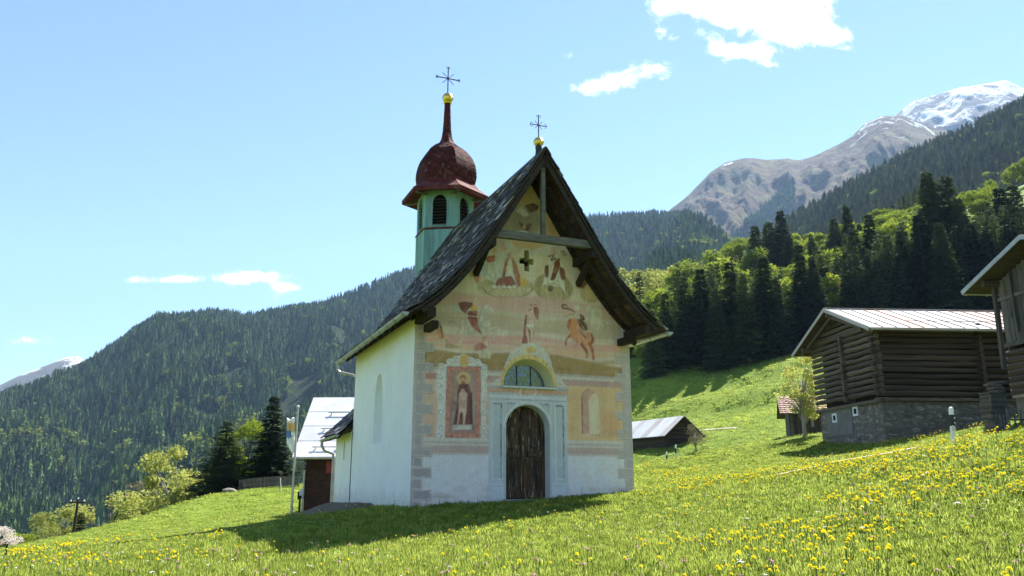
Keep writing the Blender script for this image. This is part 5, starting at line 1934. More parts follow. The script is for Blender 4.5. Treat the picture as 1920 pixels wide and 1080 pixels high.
MB().box((L2 / 2, W2 / 2, .05), (L2, W2, 1.9)).build('stone_base', M_RUBBLE, barn2)
s2 = MB().box((-.02, W2 / 2, .94), (.12, W2 + .1, .09)).build('footing_course', M_FIELDSTONE, barn2)
MB().box((L2 / 2 + .1, W2 / 2, 2.8), (L2 - .3, W2 - .3, 3.6)).build('hay_store', M_SMOKE, barn2)
for i in range(7):
    put_log(barn2, (.02, -.1, 1.1 + i * .215), (.02, W2 + .12, 1.1 + i * .215), i, LOGSD, .9)
y = 0.02
while y < W2 - .02:
    w_ = random.uniform(.17, .27)
    y2 = min(y + w_, W2)
    zt_ = r2z((y + y2) / 2) - .2
    MB().box((-.05 + random.uniform(-.012, .012), (y + y2) / 2, (2.62 + zt_) / 2), (.035, y2 - y - .014, zt_ - 2.62)).build('board', M_BOARD, barn2)
    y = y2
for (z_, h_) in ((2.66, .14), (4.25, .12)):
    MB().box((-.10, W2 / 2, z_), (.06, W2 + .05, h_)).build('rail', M_BOARD, barn2)
MB().beam((-.14, W2 + .16, 1.9), (-.10, W2 + .14, 4.75), .14, .12, (1, 0, 0)).build('corner_post', M_BOARD, barn2)
MB().beam((-.16, W2 - .75, 3.0), (-.16, W2 - .72, 5.0), .11, .05, (1, 0, 0)).build('door_batten', M_BOARD, barn2)
MB().box((-.115, W2 - .55, 3.62), (.05, .09, .16)).build('door_latch', M_IRON, barn2)
for yy_ in (.05, W2 / 2, W2 - .05):
    put_log(barn2, (-.62, yy_, r2z(yy_) - .26), (L2, yy_, r2z(yy_) - .26), 1, LOGSD, .9)
MB().beam((.05, W2, 1.0), (L2, W2, 1.0), .1, .1).build('side_sill', M_LOG, barn2)
MB().box((L2 / 2, W2 - .03, 3.2), (L2, .06, 3.6)).build('side_boarding', M_BOARD, barn2)
r2 = MB()
for ye in (-.85, W2 + .85):
    V = [(-.72, W2 / 2, r2z(W2 / 2)), (L2, W2 / 2, r2z(W2 / 2)), (L2, ye, r2z(ye)), (-.72, ye, r2z(ye))]
    r2.add([(a, b, c_ - .02) for a, b, c_ in V] + [(a, b, c_ - .10) for a, b, c_ in V], [(0, 1, 2, 3), (7, 6, 5, 4), (0, 4, 5, 1), (1, 5, 6, 2), (2, 6, 7, 3), (3, 7, 4, 0)])
rr2 = r2.build('roof', M_LOGDARK, barn2)
for k in range(14):
    xa, xb = -.75 + k * .63, -.75 + (k + 1) * .63
    for ye in (-.9, W2 + .9):
        V = [(xa, W2 / 2, r2z(W2 / 2)), (xb, W2 / 2, r2z(W2 / 2)), (xb, ye, r2z(ye)), (xa, ye, r2z(ye))]
        m = MB()
        m.add([(a, b, c_ + .03) for a, b, c_ in V] + [(a, b, c_ - .01) for a, b, c_ in V], [(0, 1, 2, 3), (7, 6, 5, 4), (0, 4, 5, 1), (1, 5, 6, 2), (2, 6, 7, 3), (3, 7, 4, 0)])
        m.build('roof_panel', M_SHEET, rr2)
m = MB()
m.beam((-.77, W2 / 2, b2r - .03), (-.77, W2 + .92, r2z(W2 + .92) - .03), .03, .15)
m.beam((-.77, W2 / 2, b2r - .03), (-.77, -.92, r2z(-.92) - .03), .03, .15)
m.build('verge_flashing', M_ZINC, rr2)
gutter('gutter', (-.7, W2 + .95, r2z(W2 + .9) - .05), (L2, W2 + .95, r2z(W2 + .9) - .05), .06, M_ZINC, barn2)

# stacked boards and leaning stakes beside it
sp = on_ground(1868, 790, 25.2)
stk = tag(empty('board_stack', (sp.x, sp.y, sp.z - .05), R(8)), 'tall stack of grey shingle boards leaning by the boarded barn', 'board stack')
zz = 0.0
for k in range(24):
    h_ = random.uniform(.04, .065)
    MB().box((random.uniform(-.03, .03), random.uniform(-.03, .03), zz + h_ / 2), (.52 + random.uniform(-.05, .05), .5, h_ - .008), Matrix.Rotation(random.uniform(-.07, .07), 3, 'Z')).build('board', M_BOARD if k % 3 else M_GREYWOOD, stk)
    zz += h_
for k in range(4):
    MB().box((.12 + random.uniform(-.12, .12), 0, zz + .05 + k * .09), (.42, .3, .07), Matrix.Rotation(random.uniform(-.5, .5), 3, 'Z') @ Matrix.Rotation(random.uniform(-.15, .15), 3, 'Y')).build('board', M_GREYWOOD, stk)
fp = on_ground(1893, 795, 23.6)
fst = tag(empty('stake_fence', (fp.x - .45, fp.y, fp.z - .1), R(-12)), 'low row of thin grey stakes leaning in front of the boarded barn', 'fence')
for k in range(26):
    x = k * .085
    MB().tube([(x, random.uniform(-.05, .05), 0), (x + random.uniform(.02, .16), random.uniform(0, .25), random.uniform(.45, .78))], [.022, .016], 5).build('stake', M_GREYWOOD if k % 2 else M_BOARD, fst)
MB().tube([(-.1, .12, .42), (2.2, .14, .42)], .025, 5).build('rail', M_BOARD, fst)

# ------------------------------------------------------------------ barn with sheet roof behind the chapel
eL = at(553, 857, 35.0)
gB = gz(-9, 36.2)
fb = tag(empty('brick_barn', (-9.1, 35.7, gB - .3), R(-3)), 'dark walled barn with a bleached sheet roof behind the chapel', 'barn')
M_DARKBRICK = None
t = NT('soot_brown_brick')
br = t.new('ShaderNodeTexBrick')
br.inputs['Scale'].default_value = 3.2
br.inputs['Mortar Size'].default_value = .022
br.inputs['Color1'].default_value = (0.040, 0.018, 0.012, 1)
br.inputs['Color2'].default_value = (0.075, 0.034, 0.022, 1)
br.inputs['Mortar'].default_value = (0.012, 0.009, 0.008, 1)
t.l.new(t.coord('Object', (1, 1, 1), (math.pi / 2, 0, 0)), br.inputs['Vector'])
t.bump(br.outputs['Fac'], .8, .02)
M_DARKBRICK = t.set(br.outputs['Color'], .9)
fe, frz = 2.46 - gB + .3, 5.35 - gB + .3
wl_ = MB().prism([(0, -.6), (3.1, -.6), (6.2, -.6), (6.2, fe + .25), (3.1, frz - .25), (0, fe + .25)], 'x', 0.0, 7.5)
wl_.build('wall', M_DARKBRICK, fb)
rf = MB()
for (ya, yb) in ((3.1, -.75), (3.1, 6.95)):
    za, zb = frz, fe + .02
    rf.add([(-.75, ya, za - .03), (8, ya, za - .03), (8, yb, zb - .03), (-.35, yb, zb - .03), (-.75, ya, za - .11), (8, ya, za - .11), (8, yb, zb - .11), (-.35, yb, zb - .11)], [(0, 1, 2, 3), (7, 6, 5, 4), (0, 4, 5, 1), (1, 5, 6, 2), (2, 6, 7, 3), (3, 7, 4, 0)])
rfo = rf.build('roof', M_LOGDARK, fb)
M_SHEETW = simple_mat('whitened_roof_sheet', (0.52, 0.50, 0.49), (0.66, 0.655, 0.65), 1.2, .5, metal=.2, bump=.06, rnd=.05)
for c_ in range(4):
    for r_ in range(4):
        f0, f1 = r_ / 4, (r_ + 1) / 4
        xa, xb = -.38 + c_ * 2.1, -.38 + (c_ + 1) * 2.1 - .015
        off = -.42

        def pp(x, f, lift):
            sh_ = (1 - f) * 0
            return (x + off * f, -.78 + 3.88 * f, fe + (frz - fe) * f + lift)
        m = MB()
        m.add([pp(xa, f0, .015 + .0), pp(xb, f0, .015), pp(xb, f1 + .02, 0), pp(xa, f1 + .02, 0), pp(xa, f0, -.02), pp(xb, f0, -.02), pp(xb, f1, -.025), pp(xa, f1, -.025)], [(0, 1, 2, 3), (7, 6, 5, 4), (0, 4, 5, 1), (1, 5, 6, 2), (2, 6, 7, 3), (3, 7, 4, 0)])
        m.build('roof_panel', M_SHEETW, rfo)
for f in (.12, .42, .70):
    m = MB()
    y_, z_ = -.78 + 3.88 * f, fe + (frz - fe) * f
    m.tube([(.35, y_ - .04, z_ + .09), (4.5, y_ - .04, z_ + .09)], .022, 5)
    for q in np.arange(.5, 4.5, .95):
        m.box((q, y_ - .03, z_ + .05), (.04, .1, .12))
    m.build('snow_guard', M_ZINC, rfo)
gutter('gutter', (-.45, -.88, fe - .04), (5, -.88, fe - .04), .07, M_ZINC, fb)
MB().tube([(-.2, -.86, fe - .08), (-.2, -.6, fe - .3), (-.02, -.06, fe - .55), (-.05, -.07, -.3)], .045, 7).build('downpipe', M_ZINC, fb)
M_REDBOX = simple_mat('faded_red_paint', (0.22, 0.030, 0.028), (0.30, 0.05, 0.045), 4, .6, bump=.1)
rb = MB().box((1.25, -.05, fe - .42), (.62, .1, .52)).build('hatch', M_REDBOX, fb)
MB().box((1.25, -.11, fe - .42), (.44, .02, .36)).build('hatch_panel', M_REDBOX, rb)
for q in (.15, 3.0, 5.5):
    MB().beam((q, -.7, fe - .16), (q, .6, fe + .75), .09, .11).build('rafter_tail', M_LOGDARK, fb)

# flag pole with a limp flag
fpz = on_ground(546, 965, 34.4)
pole = tag(empty('flagpole', fpz), 'thin pale flagpole on the meadow beside the sheet-roofed barn', 'flagpole')
ph = at(551, 766, 34.4).z - fpz.z
MB().tube([(0, 0, -.2), (0, 0, ph)], [.055, .04], 9).build('pole', M_ZINC, pole)
MB().lathe([(.05, 0), (.07, .04), (.07, .1), (.02, .14)], 10, (0, 0, ph)).build('pole_cap', M_ZINC, pole)
t = NT('flag_cloth')
fc = t.coord('Generated')
sx_ = t.new('ShaderNodeSeparateXYZ')
t.l.new(fc, sx_.inputs[0])
nz = t.noise(fc, 3.5, 2, .5)
zq = t.math('ADD', sx_.outputs['Z'], t.math('MULTIPLY', t.math('SUBTRACT', nz, .5), .25))
c = t.mix(t.math('MULTIPLY', t.step(zq, .55, .6), t.math('SUBTRACT', 1.0, t.step(zq, .83, .87))), (0.78, 0.78, 0.76), (0.62, 0.42, 0.16))
blue = t.math('MULTIPLY', t.math('MULTIPLY', t.step(zq, .40, .44), t.math('SUBTRACT', 1.0, t.step(zq, .62, .66))), t.math('SUBTRACT', 1.0, t.step(sx_.outputs['X'], .42, .5)))
c = t.mix(blue, c, (0.10, 0.22, 0.42))
blk = t.math('MULTIPLY', t.step(t.noise(fc, 6, 2, .5), .58, .62), t.math('MULTIPLY', t.step(zq, .28, .32), t.math('SUBTRACT', 1.0, t.step(zq, .44, .48))))
c = t.mix(blk, c, (0.06, 0.06, 0.065))
M_FLAG = t.set(c, .8)
V, F = [], []
nu, nv = 9, 22
for j in range(nv):
    f = j / (nv - 1)
    z = ph - .42 - 1.35 * f
    wd = .36 * (1 - .35 * abs(f - .45) * 1.5) * (.35 + .65 * min(1, (1 - f) * 3)) + .04
    for i in range(nu):
        g_ = i / (nu - 1)
        V.append((-.06 - wd * g_ + .12 * f * f * 1.0 - .04 + .05 * math.sin(f * 5) * g_, .09 * math.sin(g_ * 11 + f * 4) * (.3 + g_), z + .05 * math.sin(g_ * 7 + f * 6) - .14 * g_ * f))
for j in range(nv - 1):
    for i in range(nu - 1):
        F.append((j * nu + i, j * nu + i + 1, (j + 1) * nu + i + 1, (j + 1) * nu + i))
fm = mesh_np('flag', V, F, [M_FLAG], True)
flag = link('flag', fm, None, loc=fpz)
sm_ = flag.modifiers.new('thickness', 'SOLIDIFY')
sm_.thickness = .006
tag(flag, 'limp white, blue and orange flag hanging from the flagpole', 'flag')

# notice board by the barn corner
nbp = on_ground(563, 925, 36.5)
nbp.x = at(563, 925, 38).x
nbp.y = 38
nbp.z = gz(nbp.x, 38)
nb_ = tag(empty('notice_board', nbp, R(10)), 'small brown post with a white panel beside the sheet-roofed barn', 'notice board')
MB().beam((0, 0, -.2), (0, 0, .95), .09, .09, (0, 1, 0)).build('post', M_DARKWOOD, nb_)
MB().beam((.22, .04, -.2), (.22, .04, .95), .07, .07, (0, 1, 0)).build('post', M_DARKWOOD, nb_)
MB().box((.12, -.03, .82), (.46, .24, .34)).build('box', M_DARKWOOD, nb_)
MB().box((.14, -.17, .95), (.34, .03, .30), Matrix.Rotation(-.5, 3, 'X')).build('panel', M_WHITE, nb_)

# garden fence under the spruces
fa, fbn = on_ground(448, 920, 63), on_ground(560, 915, 62)
gf = tag(empty('picket_fence', fa), 'low weathered picket fence in the shade of the two spruces', 'fence')
dv_ = (fbn - fa)
for k in range(44):
    p = dv_ * (k / 43)
    p.z = gz(fa.x + p.x, fa.y + p.y) - fa.z
    MB().box((p.x, p.y, p.z + .42), (.06, .03, .8), Matrix.Rotation(math.atan2(dv_.y, dv_.x), 3, 'Z')).build('picket', M_BOARD, gf)
for z_ in (.25, .68):
    MB().beam((0, .03, z_), (dv_.x, dv_.y + .03, dv_.z + z_), .04, .07).build('rail', M_BOARD, gf)
bp_ = on_ground(430, 922, 61)
rk = tag(link('boulder', STONES[2], None, loc=(bp_.x, bp_.y, bp_.z + .08), rot=(0, 0, .6), scale=(1.0, .9, .55)), 'pale flat boulder at the foot of the smaller spruce', 'boulder')
st_ = on_ground(527, 925, 58)
wst = tag(empty('sapling_stake', st_), 'short pale stake with a leafy sapling in front of the picket fence', 'stake')
MB().tube([(0, 0, -.1), (-.12, 0, .95)], .03, 6).build('stake', M_WHITE, wst)
MB().tube([(-.12, 0, -.1), (-.1, 0, 1.5)], [.02, .01], 5).build('stem', M_BARK, wst)

# utility pole
up_ = at(137, 1000, 58)
up_.z = gz(up_.x, up_.y)
ut = tag(empty('utility_pole', up_), 'slim dark utility pole among the bushes at the lower field edge', 'pole')
uh = at(140, 936, 58).z - up_.z
MB().tube([(0, 0, -.3), (.06, 0, uh)], [.12, .08], 8).build('pole', M_DARKWOOD, ut)
MB().beam((-.55, 0, uh - .22), (.6, 0, uh - .22), .08, .1).build('crossarm', M_DARKWOOD, ut)
for x in (-.45, .5, .06):
    MB().lathe([(.03, 0), (.06, .04), (.05, .1), (.03, .14)], 8, (x, 0, uh - .17 + (.15 if x == .06 else 0))).build('insulator', M_WHITE, ut)

# ------------------------------------------------------------------ small log hut and red-roofed hut beyond
hp = at(1251, 866, 64)
hz0 = gz(hp.x, hp.y) - .1
hut = tag(empty('log_hut', (hp.x, hp.y, hz0), R(22.5)), 'small black log hut with a pale roof beyond the road, beside the chapel corner', 'hut')
hw_, hl_, hh_ = 2.7, 7.0, at(1251, 808, 64).z - hz0 - .15
hr_ = at(1278, 780, 64).z - hz0


def hrz(x):
    return hr_ - abs(x - hw_ / 2) * (hr_ - hh_) / (hw_ / 2 + .25)


MB().prism([(.12, -.5), (hw_ - .12, -.5), (hw_ - .12, hh_), (hw_ / 2, hr_ - .2), (.12, hh_)], 'y', .12, hl_).build('hay_store', M_SMOKE, hut)
n_ = 11
for i in range(n_):
    z = .1 + (hh_ - .1) * (i + .5) / n_
    sc_ = (hh_ / n_) / .26
    put_log(hut, (0, -.15, z), (0, hl_, z), i, LOGSD, sc_)
    put_log(hut, (-.15, 0, z + .1), (hw_ + .15, 0, z + .1), i + 2, LOGSD, sc_)
    put_log(hut, (hw_, -.15, z), (hw_, hl_, z), i, LOGSD, sc_)
for z in np.arange(hh_ + .15, hr_ - .3, .27):
    hwid = (hr_ - .15 - z) / ((hr_ - hh_) / (hw_ / 2 + .25))
    put_log(hut, (hw_ / 2 - hwid, 0, z), (hw_ / 2 + hwid, 0, z), 1, LOGSD, .9)
r_ = MB()
for s_, xe in ((-1, -.55), (1, hw_ + .55)):
    V = [(hw_ / 2, -.7, hrz(hw_ / 2)), (hw_ / 2, hl_ + .5, hrz(hw_ / 2)), (xe, hl_ + .5, hrz(xe)), (xe, -.7, hrz(xe))]
    r_.add([(a, b, c_ - .01) for a, b, c_ in V] + [(a, b, c_ - .08) for a, b, c_ in V], [(0, 1, 2, 3), (7, 6, 5, 4), (0, 4, 5, 1), (1, 5, 6, 2), (2, 6, 7, 3), (3, 7, 4, 0)])
hro = r_.build('roof', M_LOGDARK, hut)
for k in range(9):
    for xe in (-.6, hw_ + .6):
        ya, yb = -.72 + k * .92, -.72 + (k + 1) * .92 - .012
        V = [(hw_ / 2, ya, hrz(hw_ / 2)), (hw_ / 2, yb, hrz(hw_ / 2)), (xe, yb, hrz(xe)), (xe, ya, hrz(xe))]
        m = MB()
        m.add([(a, b, c_ + .03) for a, b, c_ in V] + [(a, b, c_ - .005) for a, b, c_ in V], [(0, 1, 2, 3), (7, 6, 5, 4), (0, 4, 5, 1), (1, 5, 6, 2), (2, 6, 7, 3), (3, 7, 4, 0)])
        m.build('roof_panel', M_SHEETW if k % 3 else M_SHEET, hro)

rp = at(1483, 815, 47)
rz0 = gz(rp.x, rp.y) - .1
rh = tag(empty('tiled_hut', (rp.x, rp.y, rz0), R(-15)), 'small grey hut with a pale red tiled roof behind the log barn', 'hut')
rhe = at(1470, 777, 47).z - rz0
M_TILE = simple_mat('pale_red_tile', (0.26, 0.135, 0.10), (0.40, 0.25, 0.20), 3, .8, bump=.3, rnd=.25)
MB().box((2.5, 1.7, rhe / 2 - .2), (4.9, 3.3, rhe + .45)).build('core', M_SMOKE, rh)
x = 0
while x < 5.0:
    w_ = random.uniform(.18, .26)
    MB().box((x + w_ / 2, -.01 + random.uniform(-.01, .01), rhe / 2 - .1), (w_ - .015, .05, rhe + .2)).build('board', M_BOARD, rh)
    x += w_
for k in range(14):
    MB().box((0, .12 + k * .24, rhe / 2 + .1), (.05, .225, rhe + .4)).build('board', M_BOARD, rh)
MB().box((1.25, -.04, rhe * .62), (.14, .04, .5)).build('slit_window', M_ZINC, rh)
rhr = at(1525, 744, 48.5).z - rz0
nr_ = 9
for k in range(nr_):
    f0, f1 = k / nr_, (k + 1) / nr_
    za, zb = rhe + (rhr - rhe) * f0, rhe + (rhr - rhe) * f1
    ya, yb = -.55 + 2.25 * f0, -.55 + 2.25 * f1 + .05
    nt_ = 20
    for j in range(nt_):
        xa = -.55 + j * .3
        m = MB()
        m.add([(xa, ya, za + .05), (xa + .15, ya, za + .085), (xa + .29, ya, za + .05), (xa + .29, yb, zb + .02), (xa + .15, yb, zb + .05), (xa, yb, zb + .02), (xa, ya, za), (xa + .29, ya, za)], [(0, 1, 4, 5), (1, 2, 3, 4), (0, 6, 7, 2, 1)])
        m.build('roof_tile', M_TILE, rh)
MB().add([(-.5, -.5, rhe), (5.3, -.5, rhe), (5.3, 1.7, rhr), (-.5, 1.7, rhr), (-.5, 3.9, rhe), (5.3, 3.9, rhe)], [(0, 1, 2, 3), (3, 2, 5, 4)]).build('roof_deck', M_LOGDARK, rh)

# ------------------------------------------------------------------ road marker posts
M_POSTBLACK = simple_mat('black_marker_band', (0.015, 0.015, 0.016), (0.03, 0.03, 0.03), 4, .5, bump=0)
M_REFL = simple_mat('reflector', (0.6, 0.6, 0.58), (0.75, 0.75, 0.72), 6, .25, bump=0)
M_STICKER = simple_mat('grey_sticker', (0.45, 0.46, 0.42), (0.52, 0.53, 0.48), 5, .6, bump=0)


def marker(u, v, Y, lab, h=1.02, tilt=.04):
    p = on_ground(u, v, Y)
    o = tag(empty('marker_post', p), lab, 'marker post', 'road marker posts')
    o.rotation_euler = (0, -tilt * -1, R(10))
    n = 14

    def ring(r, z):
        return (r, z)
    MB().lathe([(.062, -.25), (.060, h * .52)], n).build('post', M_WHITE, o)
    MB().lathe([(.0605, h * .52), (.059, h * .80)], n).build('black_band', M_POSTBLACK, o)
    MB().lathe([(.060, h * .80), (.060, h * .93), (.05, h * .975), (.02, h)], n).build('cap', M_WHITE, o)
    for z in (.60, .72):
        MB().lathe([(.003, -.012), (.024, 0), (.003, .012)], 10).build('reflector', M_REFL, o, loc=(.03, -.055, h * z), rot=(math.pi / 2, 0, 0))
    MB().box((-.03, -.057, h * .46), (.05, .014, .14)).build('sticker', M_STICKER, o)
    return o


marker(1789, 838, 20.5, 'tall white and black road marker post on the flowery slope before the barns', 1.02, .05)
marker(1251, 874, 54, 'white and black road marker post near the log hut, the one closer to the chapel', 1.0, .0)
marker(1268, 871, 50, 'white and black road marker post near the log hut, the one farther from the chapel', 1.05, .02)
wp_ = on_ground(10, 1040, 30)
tag(MB().tube([(0, 0, -.2), (.02, 0, .5)], .035, 7).build('fence_post', M_DARKWOOD, None, loc=wp_), 'short dark fence post in the grass at the far left', 'post')


# ------------------------------------------------------------------ paths and soil
def ribbon(name, pts, w, mat, lift=.05, n=40):
    P = np.array([(p.x, p.y) for p in pts])
    t_ = np.linspace(0, len(P) - 1, n)
    X, Y = np.interp(t_, range(len(P)), P[:, 0]), np.interp(t_, range(len(P)), P[:, 1])
    d = np.stack([np.gradient(X), np.gradient(Y)], 1)
    d /= np.linalg.norm(d, axis=1)[:, None]
    V, F = [], []
    for i in range(n):
        ww = w * (.8 + .4 * random.random()) / 2
        for s in (-1, -.4, .4, 1):
            x, y = X[i] - d[i, 1] * ww * s, Y[i] + d[i, 0] * ww * s
            V.append((x, y, gz(x, y) + lift))
    for i in range(n - 1):
        for j in range(3):
            F.append((i * 4 + j, i * 4 + j + 1, i * 4 + j + 5, i * 4 + j + 4))
    o = link(name, mesh_np(name, V, F, [mat], True))
    tag(o, None, None, None, 'structure')


M_PATH = simple_mat('pale_concrete_path', (0.34, 0.31, 0.26), (0.52, 0.49, 0.43), 3, .95, bump=.4)
ribbon('path', [at(1555, 884, 21.5), at(1600, 872, 22), at(1650, 860, 22.6), at(1718, 847, 23.5)], .5, M_PATH, .12)
ribbon('path', [at(1455, 905, 20), at(1500, 895, 20.5), at(1540, 886, 21.2)], .12, M_PATH, .08)
ribbon('road', [at(1215, 872, 51), at(1245, 872, 51.5), at(1275, 869, 52), at(1322, 868, 53)], 1.6, M_PATH, .08)
ribbon('road', [at(1310, 850, 70), at(1345, 850, 68), at(1385, 852, 66)], .5, M_PATH, .06)
M_SOIL = simple_mat('bare_soil', (0.075, 0.055, 0.036), (0.17, 0.135, 0.085), 3.5, .95, bump=.9, dist=.05)
# bank of soil along the chapel's rear corner
V, F = [], []
nu, nv = 34, 16
for i in range(nu):
    for j in range(nv):
        a, b = i / (nu - 1), j / (nv - 1)
        lx, ly = -3.0 - 2.6 * b, 3.2 + 7.2 * a
        w = CH_M @ Vector((lx, ly, 0))
        hgt = (.55 - .15 * math.sin(a * 3.1)) * math.sin(math.pi * min(1, a * 1.05)) ** .5 * max(0, 1 - (abs(b - .16) / .75)) ** 1.5
        V.append((w.x, w.y, gz(w.x, w.y) - .08 + hgt * .75 + .12 * float(fbm(w.x * 1.6, w.y * 1.6, 4, 61)) * (hgt > .05)))
for i in range(nu - 1):
    for j in range(nv - 1):
        F.append((i * nv + j, i * nv + j + 1, (i + 1) * nv + j + 1, (i + 1) * nv + j))
so = link('soil_bank', mesh_np('soil_bank', V, F, [M_SOIL], True))
tag(so, None, None, None, 'structure')
# ------------------------------------------------------------------ trees
M_NEEDLE = foliage_mat('spruce_needles', (0.028, 0.050, 0.022), (0.090, 0.120, 0.040), 0.28, rnd=.4, grain=.25)
M_LEAF = foliage_mat('fresh_leaves', (0.13, 0.20, 0.020), (0.25, 0.29, 0.035), 0.45, rnd=.2)
M_LEAFPALE = foliage_mat('pale_spring_leaves', (0.25, 0.29, 0.06), (0.38, 0.38, 0.10), 0.5, rnd=.2)
M_LEAFDUSK = foliage_mat('budding_twigs', (0.14, 0.125, 0.075), (0.22, 0.19, 0.10), 0.3, rnd=.2)
M_BLOSSOM = foliage_mat('blossom', (0.52, 0.44, 0.42), (0.70, 0.62, 0.58), 0.35, rnd=.1)


def spruce_meshes(seed, skirt=.06, wide=.19, dens=1.0):
    rd = np.random.default_rng(seed)
    tr = MB()
    tr.tube([(0, 0, -.02), (0, 0, .05), (.003, 0, .5), (0, 0, .98)], [.024, .018, .010, .002], 8)
    V, F = [], []

    def quad(p, a, b):
        n = len(V)
        V.extend([p - b * .5, p + a * .55 - b * .35, p + a, p + a * .5 + b * .5])
        F.append((n, n + 1, n + 2, n + 3))
    nw = int(38 * dens)
    for i in range(nw):
        f = i / (nw - 1)
        z = skirt + (.985 - skirt) * f ** 0.92
        r = wide * (1 - f) ** .82 + .012
        nb = int(6 + 7 * (1 - f))
        ph = rd.uniform(0, 6.28)
        for k in range(nb):
            a = ph + 6.283 * k / nb + rd.normal(0, .2)
            zj = rd.normal(0, .011)
            L = r * rd.uniform(.62, 1.18)
            d = np.array([math.cos(a), math.sin(a), 0])
            s = np.array([-d[1], d[0], 0])
            droop = rd.uniform(.25, .55) * (1.15 - .7 * f)
            nt = max(3, int(L / .020))
            for j in range(nt):
                g = (j + .6) / nt
                p = np.array([0, 0, z + zj]) + d * L * g + np.array([0, 0, -droop * L * g + .22 * L * g * g * g])
                sz = (.062 - .026 * g) * (.55 + .6 * (1 - f)) * rd.uniform(.8, 1.3)
                for sd in (-1, 1):
                    dirv = d * .65 + s * sd * .85 + np.array([0, 0, -.30 + rd.normal(0, .22)])
                    up = np.array([rd.normal(0, .3), rd.normal(0, .3), 1.0])
                    b = np.cross(dirv, up)
                    b = b / np.linalg.norm(b) * sz * .62
                    quad(p, dirv * sz, b)
            quad(np.array([0, 0, z]) + d * L * .9 + np.array([0, 0, -droop * L * .75]), d * .03 + np.array([0, 0, -.004]), s * .014)
    for j in range(10):
        a = rd.uniform(0, 6.28)
        d = np.array([math.cos(a), math.sin(a), .8])
        quad(np.array([0, 0, .95 + .005 * j]), d * .012, np.array([-d[1], d[0], 0]) * .008)
    return tr.mesh('trunk', M_BARK, True), mesh_np('crown', np.array(V), np.array(F), [M_NEEDLE])


def broad_meshes(seed, leaf, tall=1.0, bare=.0, n=6500, size=.027, trunk_mat=None, clumps=11, wid=.30, zlo=.34, cr=(.09, .17)):
    rd = np.random.default_rng(seed)
    tr = MB()
    tr.tube([(0, 0, -.03), (.01, 0, .12), (-.008, .01, .35), (.01, 0, .7)], [.026, .020, .014, .005], 7)
    C = []
    for i in range(clumps):
        a = rd.uniform(0, 6.28)
        z = rd.uniform(zlo, .88)
        rr_ = wid * math.sin(math.pi * min(1, (z - .12) / .92)) ** .7 * rd.uniform(.35, 1.0)
        c = np.array([rr_ * math.cos(a), rr_ * math.sin(a), z])
        C.append((c, rd.uniform(*cr)))
        st = np.array([0, 0, max(.15, z * .55)])
        tr.tube([st, st * .45 + c * .55 + np.array([0, 0, .03]), c], [.009, .006, .002], 5)
    V, F = [], []
    for _ in range(n):
        c, r = C[rd.integers(len(C))]
        d = rd.normal(size=3)
        d /= np.linalg.norm(d)
        p = c + d * r * rd.uniform(.25, 1.12) ** .6 * np.array([1.05, 1.05, .85])
        if rd.uniform() < bare:
            continue
        s = size * rd.uniform(.6, 1.35)
        a = rd.normal(size=3) + np.array([0, 0, -.2])
        a = a / np.linalg.norm(a) * s
        b = np.cross(a, rd.normal(size=3))
        b = b / (np.linalg.norm(b) + 1e-9) * s * .6
        k = len(V)
        V.extend([p - a * .5, p + b * .5, p + a * .6, p - b * .5])
        F.append((k, k + 1, k + 2, k + 3))
    V = np.array(V)
    zs = 1.0 / V[:, 2].max()
    V[:, 2] *= zs
    return tr.mesh('trunk', trunk_mat or M_BARK, True), mesh_np('crown', V, np.array(F), [leaf])


SPR = [spruce_meshes(1), spruce_meshes(2, wide=.165), spruce_meshes(3, wide=.22, skirt=.10), spruce_meshes(4, wide=.155, skirt=.04)]
BRD = [broad_meshes(11, M_LEAF, clumps=18, zlo=.27, cr=(.07, .14)), broad_meshes(12, M_LEAF, wid=.34, clumps=20, zlo=.27, cr=(.07, .14)), broad_meshes(13, M_LEAF, wid=.22, clumps=20, zlo=.25, cr=(.06, .12))]
PAL = [broad_meshes(21, M_LEAFPALE, bare=.0, trunk_mat=M_BARKPALE, n=6000, wid=.27, clumps=26, zlo=.24, cr=(.06, .12)), broad_meshes(22, M_LEAFPALE, bare=.0, wid=.36)]
DSK = [broad_meshes(31, M_LEAFDUSK, bare=.3, n=2600, size=.026, trunk_mat=M_BARKPALE)]
BLO = [broad_meshes(41, M_BLOSSOM, n=2600, size=.04, wid=.4)]
BIR = [broad_meshes(51, M_LEAFPALE, bare=.0, n=5200, size=.02, trunk_mat=M_BARKPALE, wid=.22, clumps=34, zlo=.22, cr=(.045, .09))]
KINDS_ = {'spruce': ('spruce_tree', 'spruce', SPR), 'leaf': ('broadleaf_tree', 'tree', BRD), 'pale': ('broadleaf_tree', 'tree', PAL), 'dusk': ('broadleaf_tree', 'tree', DSK), 'blossom': ('blossoming_tree', 'tree', BLO), 'birch': ('birch_tree', 'tree', BIR)}
_tk = [0]


def tree(kind, u, vt, Y, label, group=None, widen=1.0, var=None, sink=.2):
    nm, cat, ms = KINDS_[kind]
    p = at(u, 800, Y)
    # the column's x depends on height; use the crown top's column
    q = at(u, vt, Y)
    g = gz(q.x, q.y)
    h = max(q.z - g, 1.0)
    o = empty(nm, (q.x, q.y, g - sink), random.uniform(0, 6.28))
    k = _tk[0] if var is None else var
    _tk[0] += 1
    hs = (h + sink) / 1.0
    w = hs * widen * (1.35 if kind == 'spruce' else 1.12)
    o.scale = (w, w, hs)
    tag(o, label, cat, group)
    tr_, cr_ = ms[k % len(ms)]
    link('trunk', tr_, o)
    link('crown', cr_, o)
    return o


